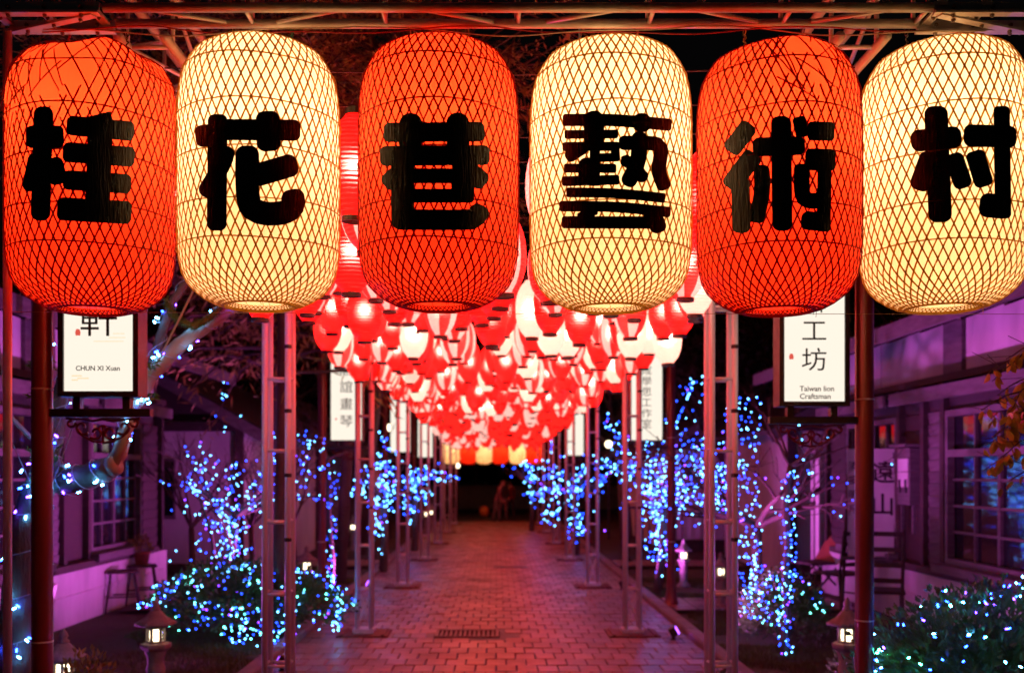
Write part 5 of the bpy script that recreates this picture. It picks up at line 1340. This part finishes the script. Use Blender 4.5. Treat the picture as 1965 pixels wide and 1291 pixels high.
stone_lantern('stone garden lantern half behind the yellow-leaved bush at the bottom left', at(122, 0, 5.9).x, 5.9, .94)
stone_lantern('stone garden lantern beside the nearest right sign post', at(1626, 0, 7).x, 7.0)
stone_lantern('stone garden lantern right of the path under the cloud of blue lights', at(1312, 0, 14.1).x, 14.1, .92)
stone_lantern('stone garden lantern behind the nearest right truss post', at(1383, 0, 11.9).x, 11.9, .9)
stone_lantern('stone garden lantern behind the left lit hedge', at(588, 0, 12.2).x, 12.2, .98)
stone_lantern('stone garden lantern left of the second left truss post', at(652, 0, 20).x, 20.0)
stone_lantern('stone garden lantern right behind the second left truss post', at(669, 0, 20).x, 20.6)
stone_lantern('stone garden lantern behind the third left truss post', at(818, 0, 26).x, 26.0, 1.1)
stone_lantern('stone garden lantern near the far left end of the path', at(827, 0, 27).x, 27.0, 1.1)

# ================================================================ FURNITURE AND SMALL THINGS
def stick(b, p, q, r, seg=6): b.tube([p, q], r, seg)
def stool(label, x, y, h=.46):
    g = thing('stool', label, 'stool', (x, y, 0), .4)
    b = MB(); b.box((0, 0, h), (.34, .28, .03), bev=.006); b.build('seat', M['timber'], g)
    for sx in (-1, 1):
        for sy in (-1, 1):
            b = MB(); stick(b, (sx * .19, sy * .15, 0), (sx * .13, sy * .10, h - .02), .014); b.build('leg', M['timber'], g)
    b = MB(); stick(b, (-.17, -.13, .18), (.17, -.13, .18), .010); stick(b, (-.17, .13, .18), (.17, .13, .18), .010); b.build('stretcher', M['timber'], g)
stool('small dark wooden stool against the left house wall', at(235, 0, 11.6).x, 11.6)
stool('second small dark stool holding a potted plant near the left house corner', at(272, 0, 12.3).x, 12.3)
g = thing('potted_plant', 'terracotta potted plant standing on a small stool by the left house', 'potted plant', (at(272, 0, 12.3).x, 12.3, .475))
b = MB(); b.lathe([(.07, 0), (.095, .13), (.105, .13), (.105, .155), (.09, .155), (.085, .12)], 16, capb=True); b.build('pot', M['terracotta'], g, True)
b = MB(); rr = random.Random(5); foliage_blob(b, (0, 0, .22), (.13, .13, .12), 160, rr, .06, .02); b.build('foliage', M['leaf_o'], g, kind='stuff')
def chair(label, x, y, rz, slats=4, hb=.95):
    g = thing('wooden_chair', label, 'chair', (x, y, 0), rz)
    b = MB(); b.box((0, 0, .44), (.44, .42, .03), bev=.006); b.build('seat', M['timber'], g)
    for sx in (-1, 1):
        b = MB(); stick(b, (sx * .20, -.19, 0), (sx * .19, -.18, .43), .017); b.build('leg', M['timber'], g)
        b = MB(); b.tube([(sx * .20, .23, 0), (sx * .19, .19, .44), (sx * .20, .28, hb)], .017, 6); b.build('leg', M['timber'], g)
        b = MB(); stick(b, (sx * .20, -.18, .2), (sx * .20, .2, .2), .010); b.build('stretcher', M['timber'], g)
    for k in range(slats):
        z = .56 + k * (hb - .60) / max(1, slats - 1); b = MB(); b.box((0, .20 + .08 * (z - .44) / .5, z), (.38, .016, .045)); b.build('slat', M['timber'], g)
chair('dark wooden slat-back chair left of the calligraphy easel', at(1612, 0, 11.6).x, 11.6, R_(205))
chair('dark wooden slat-back chair in front of the calligraphy easel', at(1690, 0, 9.9).x, 9.9, R_(160), 4, 1.05)
# reclining folding chair
g = thing('folding_chair', 'folding reclining chair with a reddish back panel by the pale end wall', 'chair', (at(1568, 0, 13.2).x, 13.2, 0), R_(20))
b = MB(); b.box((0, 0, .42), (.52, .46, .03)); b.build('seat', M['timber'], g)
b = MB(); b.box((.30, 0, .66), (.03, .42, .56), ry=.62); b.build('backrest', M['terracotta'], g)
for sy in (-1, 1):
    b = MB(); stick(b, (-.26, sy * .22, 0), (.2, sy * .22, .43), .014); stick(b, (.28, sy * .22, 0), (-.2, sy * .22, .43), .014); b.build('leg', M['timber'], g)
    b = MB(); stick(b, (.12, sy * .22, .40), (.50, sy * .22, .94), .014); b.build('back_rail', M['timber'], g)
# calligraphy easel
ex_, ey_ = at(1668, 0, 11.3).x, 11.3
g = thing('easel', 'dark timber easel with long legs behind the right sign pole', 'easel', (ex_, ey_, 0), R_(-14))
for sx in (-1, 1):
    b = MB(); stick(b, (sx * .30, -.12, 0), (sx * .20, .05, 2.05), .018); b.build('leg', M['timber'], g)
b = MB(); stick(b, (0, .5, 0), (0, .06, 2.0), .016); b.build('leg', M['timber'], g)
b = MB(); b.box((0, -.075, .64), (.60, .09, .035)); b.build('ledge', M['timber_l'], g)
g2 = thing('calligraphy_board', 'white calligraphy board with black brush characters standing on an easel', 'board', (ex_, ey_ - .07, .66), R_(-14)); g2.rotation_euler = (R_(-4), 0, R_(-14))
b = MB(); b.box((0, 0, .60), (.50, .018, 1.2)); f = b.build('board', M['white_board'], g2)
for k, ch in enumerate('遠山'): text_part(ch, .26, M['ink2'], f, (.12, -.0105, .92 - .36 * k), bold=.004)
for k, ch in enumerate('清風明月'): text_part(ch, .11, M['ink2'], f, (-.19, -.0105, 1.0 - .16 * k), bold=.001)
# notice box on the right house, and boards
g = thing('notice_box', 'small gabled wooden notice box on the right house between the windows', 'notice box', (4.40, 10.75, 1.25))
b = MB(); b.box((0, 0, .30), (.14, .34, .60)); b.build('case', M['timber_l'], g)
b = MB(); b.box((-.02, 0, .63), (.24, .44, .03), bev=.006); b.build('roof', M['timber_l'], g)
for sy in (-1, 1):
    b = MB(); b.box((-.02, sy * .15, -.15), (.03, .03, .3)); b.build('leg', M['timber_l'], g)
b = MB(); b.box((-.075, 0, .34), (.008, .26, .30)); b.build('notice', M['white_board'], g)
for sy in (-.08, .08):
    b = MB(); b.box((-.081, sy, .20), (.006, .05, .14)); b.build('card', M['black'], g)
# white boards leaning on the left house wall
for k, (px, lab) in enumerate(((96, 'white plank leaning against the left house wall behind the gnarled tree'), (110, 'shorter white plank leaning against the left house wall'))):
    g = thing('leaning_plank', lab, 'plank', (at(px, 0, 8.6).x, 8.6, 0)); b = MB(); b.box((-.12, 0, .36 - .05 * k), (.03, .07, .80 - .1 * k), ry=.28); b.build('board', M['white_board'], g)
# pink vertical boards at the end of the right house
g = thing('leaning_boards', 'pale vertical boards standing at the end of the right wooden house', 'boards', (4.36, 13.75, 0))
for k in range(3):
    b = MB(); b.box((-.02 + .02 * k, -.12 + k * .16, 1.05), (.025, .15, 1.5 + .1 * k)); b.build('board', M['timber_l' if k % 2 else 'white_board'], g)
# orange blob and litter bin at the far end
g = thing('orange_planter', 'round orange planter standing at the far end of the path', 'planter', (at(929, 0, 36).x, 36.0, 0))
b = MB(); b.lathe([(.12, 0), (.17, .1), (.18, .24), (.14, .33), (.06, .38)], 16, capb=True, capt=True); b.build('pot', M['orangeobj'], g, True)
# white globe lamps in the far gardens
for k, (px, py, Y_, lab) in enumerate(((749, 820, 24, 'round white lamp on a slim pole left of the canopy'), (1168, 852, 24, 'round white lamp on a slim pole right of the canopy'), (878, 893, 36, 'pale hanging lamp by the far gate'))):
    p = at(px, py, Y_); g = thing('globe_lamp', lab, 'lamp', (p.x, p.y, 0))
    b = MB(); b.tube([(0, 0, 0), (0, 0, p.z - .08)], .025, 8); b.build('pole', M['black'], g); b = MB(); b.ball((0, 0, p.z), .085, 14, 10); b.build('globe', M['lampw'], g, True)
# iron railing in the right garden
g = thing('railing', 'dark iron railing in the right garden far behind', 'railing', (3.0, 19.4, 0), R_(10))
b = MB(); b.box((0, 0, .92), (1.3, .04, .04)); b.box((0, 0, .2), (1.3, .03, .03)); b.build('rail', M['black'], g)
b = MB(); b.box((0, 0, .5), (.02, .02, .86)); mb_ = b.mesh('baluster', M['black'])
for k in range(10): o = link(mb_, 'baluster', g); o.location = (-.6 + k * .133, 0, 0)

# ================================================================ PEOPLE AT THE FAR END
def person(label, x, y, rz, H, top, legs, lean=0.0, stride=.12):
    s = H / 1.70
    J = {'pel': (0, 0, .93), 'sp': (0, -.02 - lean * .4, 1.15), 'ch': (0, -.02 - lean, 1.36), 'nk': (0, -.03 - lean * 1.15, 1.47), 'hd': (0, -.05 - lean * 1.3, 1.60), 'ht': (0, -.05 - lean * 1.35, 1.69)}
    for q, sx in (('l', -1), ('r', 1)):
        f = stride * sx
        J[q + 'hip'] = (sx * .10, 0, .88); J[q + 'kn'] = (sx * .11, -.03 - f * .5, .50); J[q + 'an'] = (sx * .11, .02 - f, .09); J[q + 'toe'] = (sx * .12, -.13 - f, .035)
        J[q + 'sh'] = (sx * .18, -.02 - lean, 1.39); J[q + 'el'] = (sx * .25, .0 - lean + f * .5, 1.12); J[q + 'wr'] = (sx * .25, -.10 - lean + f * .8, .90); J[q + 'ha'] = (sx * .25, -.14 - lean + f * .9, .82)
    Rd = {'pel': .13, 'sp': .12, 'ch': .135, 'nk': .055, 'hd': .092, 'ht': .06, 'hip': .088, 'kn': .058, 'an': .042, 'toe': .035, 'sh': .06, 'el': .042, 'wr': .032, 'ha': .03}
    E = [('pel', 'sp'), ('sp', 'ch'), ('ch', 'nk'), ('nk', 'hd'), ('hd', 'ht')]
    for q in 'lr': E += [('pel', q + 'hip'), (q + 'hip', q + 'kn'), (q + 'kn', q + 'an'), (q + 'an', q + 'toe'), ('ch', q + 'sh'), (q + 'sh', q + 'el'), (q + 'el', q + 'wr'), (q + 'wr', q + 'ha')]
    names = list(J); me = bpy.data.meshes.new('body'); me.from_pydata([tuple(c * s for c in J[n]) for n in names], [(names.index(a), names.index(b_)) for a, b_ in E], [])
    o = bpy.data.objects.new('tmp', me); col.objects.link(o); md = o.modifiers.new('s', 'SKIN'); sv = me.skin_vertices[0].data
    for i, n in enumerate(names):
        r = Rd.get(n, Rd.get(n[1:], .05)) * s; sv[i].radius = (r, r * (.72 if n in ('pel', 'sp', 'ch') else 1)); 
    sv[0].use_root = True
    o.modifiers.new('u', 'SUBSURF').levels = 2
    dg = bpy.context.evaluated_depsgraph_get(); m2 = bpy.data.meshes.new_from_object(o.evaluated_get(dg)); bpy.data.objects.remove(o)
    m2.name = 'body'; m2.materials.clear()
    for m_ in (M['skin'], top, legs, M['hair'], M['cloth_k']): m2.materials.append(m_)
    for p in m2.polygons:
        z = p.center.z / s; ax = abs(p.center.x) / s; k = 0
        if z < .10: k = 4
        elif z < .93 and ax < .21: k = 2
        elif z < 1.46 and not (ax > .2 and z < .93): k = 1
        if z > 1.62 or (z > 1.52 and p.center.y / s > -.03 - lean * 1.3): k = 3
        p.material_index = k; p.use_smooth = True
    g = thing('person', label, 'person', (x, y, 0), rz); link(m2, 'body', g); return g
person('person in a pink jacket and beige trousers bending forward at the far path end', at(952, 0, 32.4).x, 32.4, R_(80), 1.28, M['cloth_p'], M['cloth_b'], .14, .12)
person('person in dark clothes standing behind the one in pink at the far end', at(965, 0, 33.4).x, 33.4, R_(20), 1.35, M['cloth_k'], M['cloth_b'], .02, .1)
person('person in a red coat walking beyond the far end of the path', at(980, 0, 34.0).x, 33.9, R_(200), 1.28, M['cloth_r'], M['cloth_k'], .03, .16)
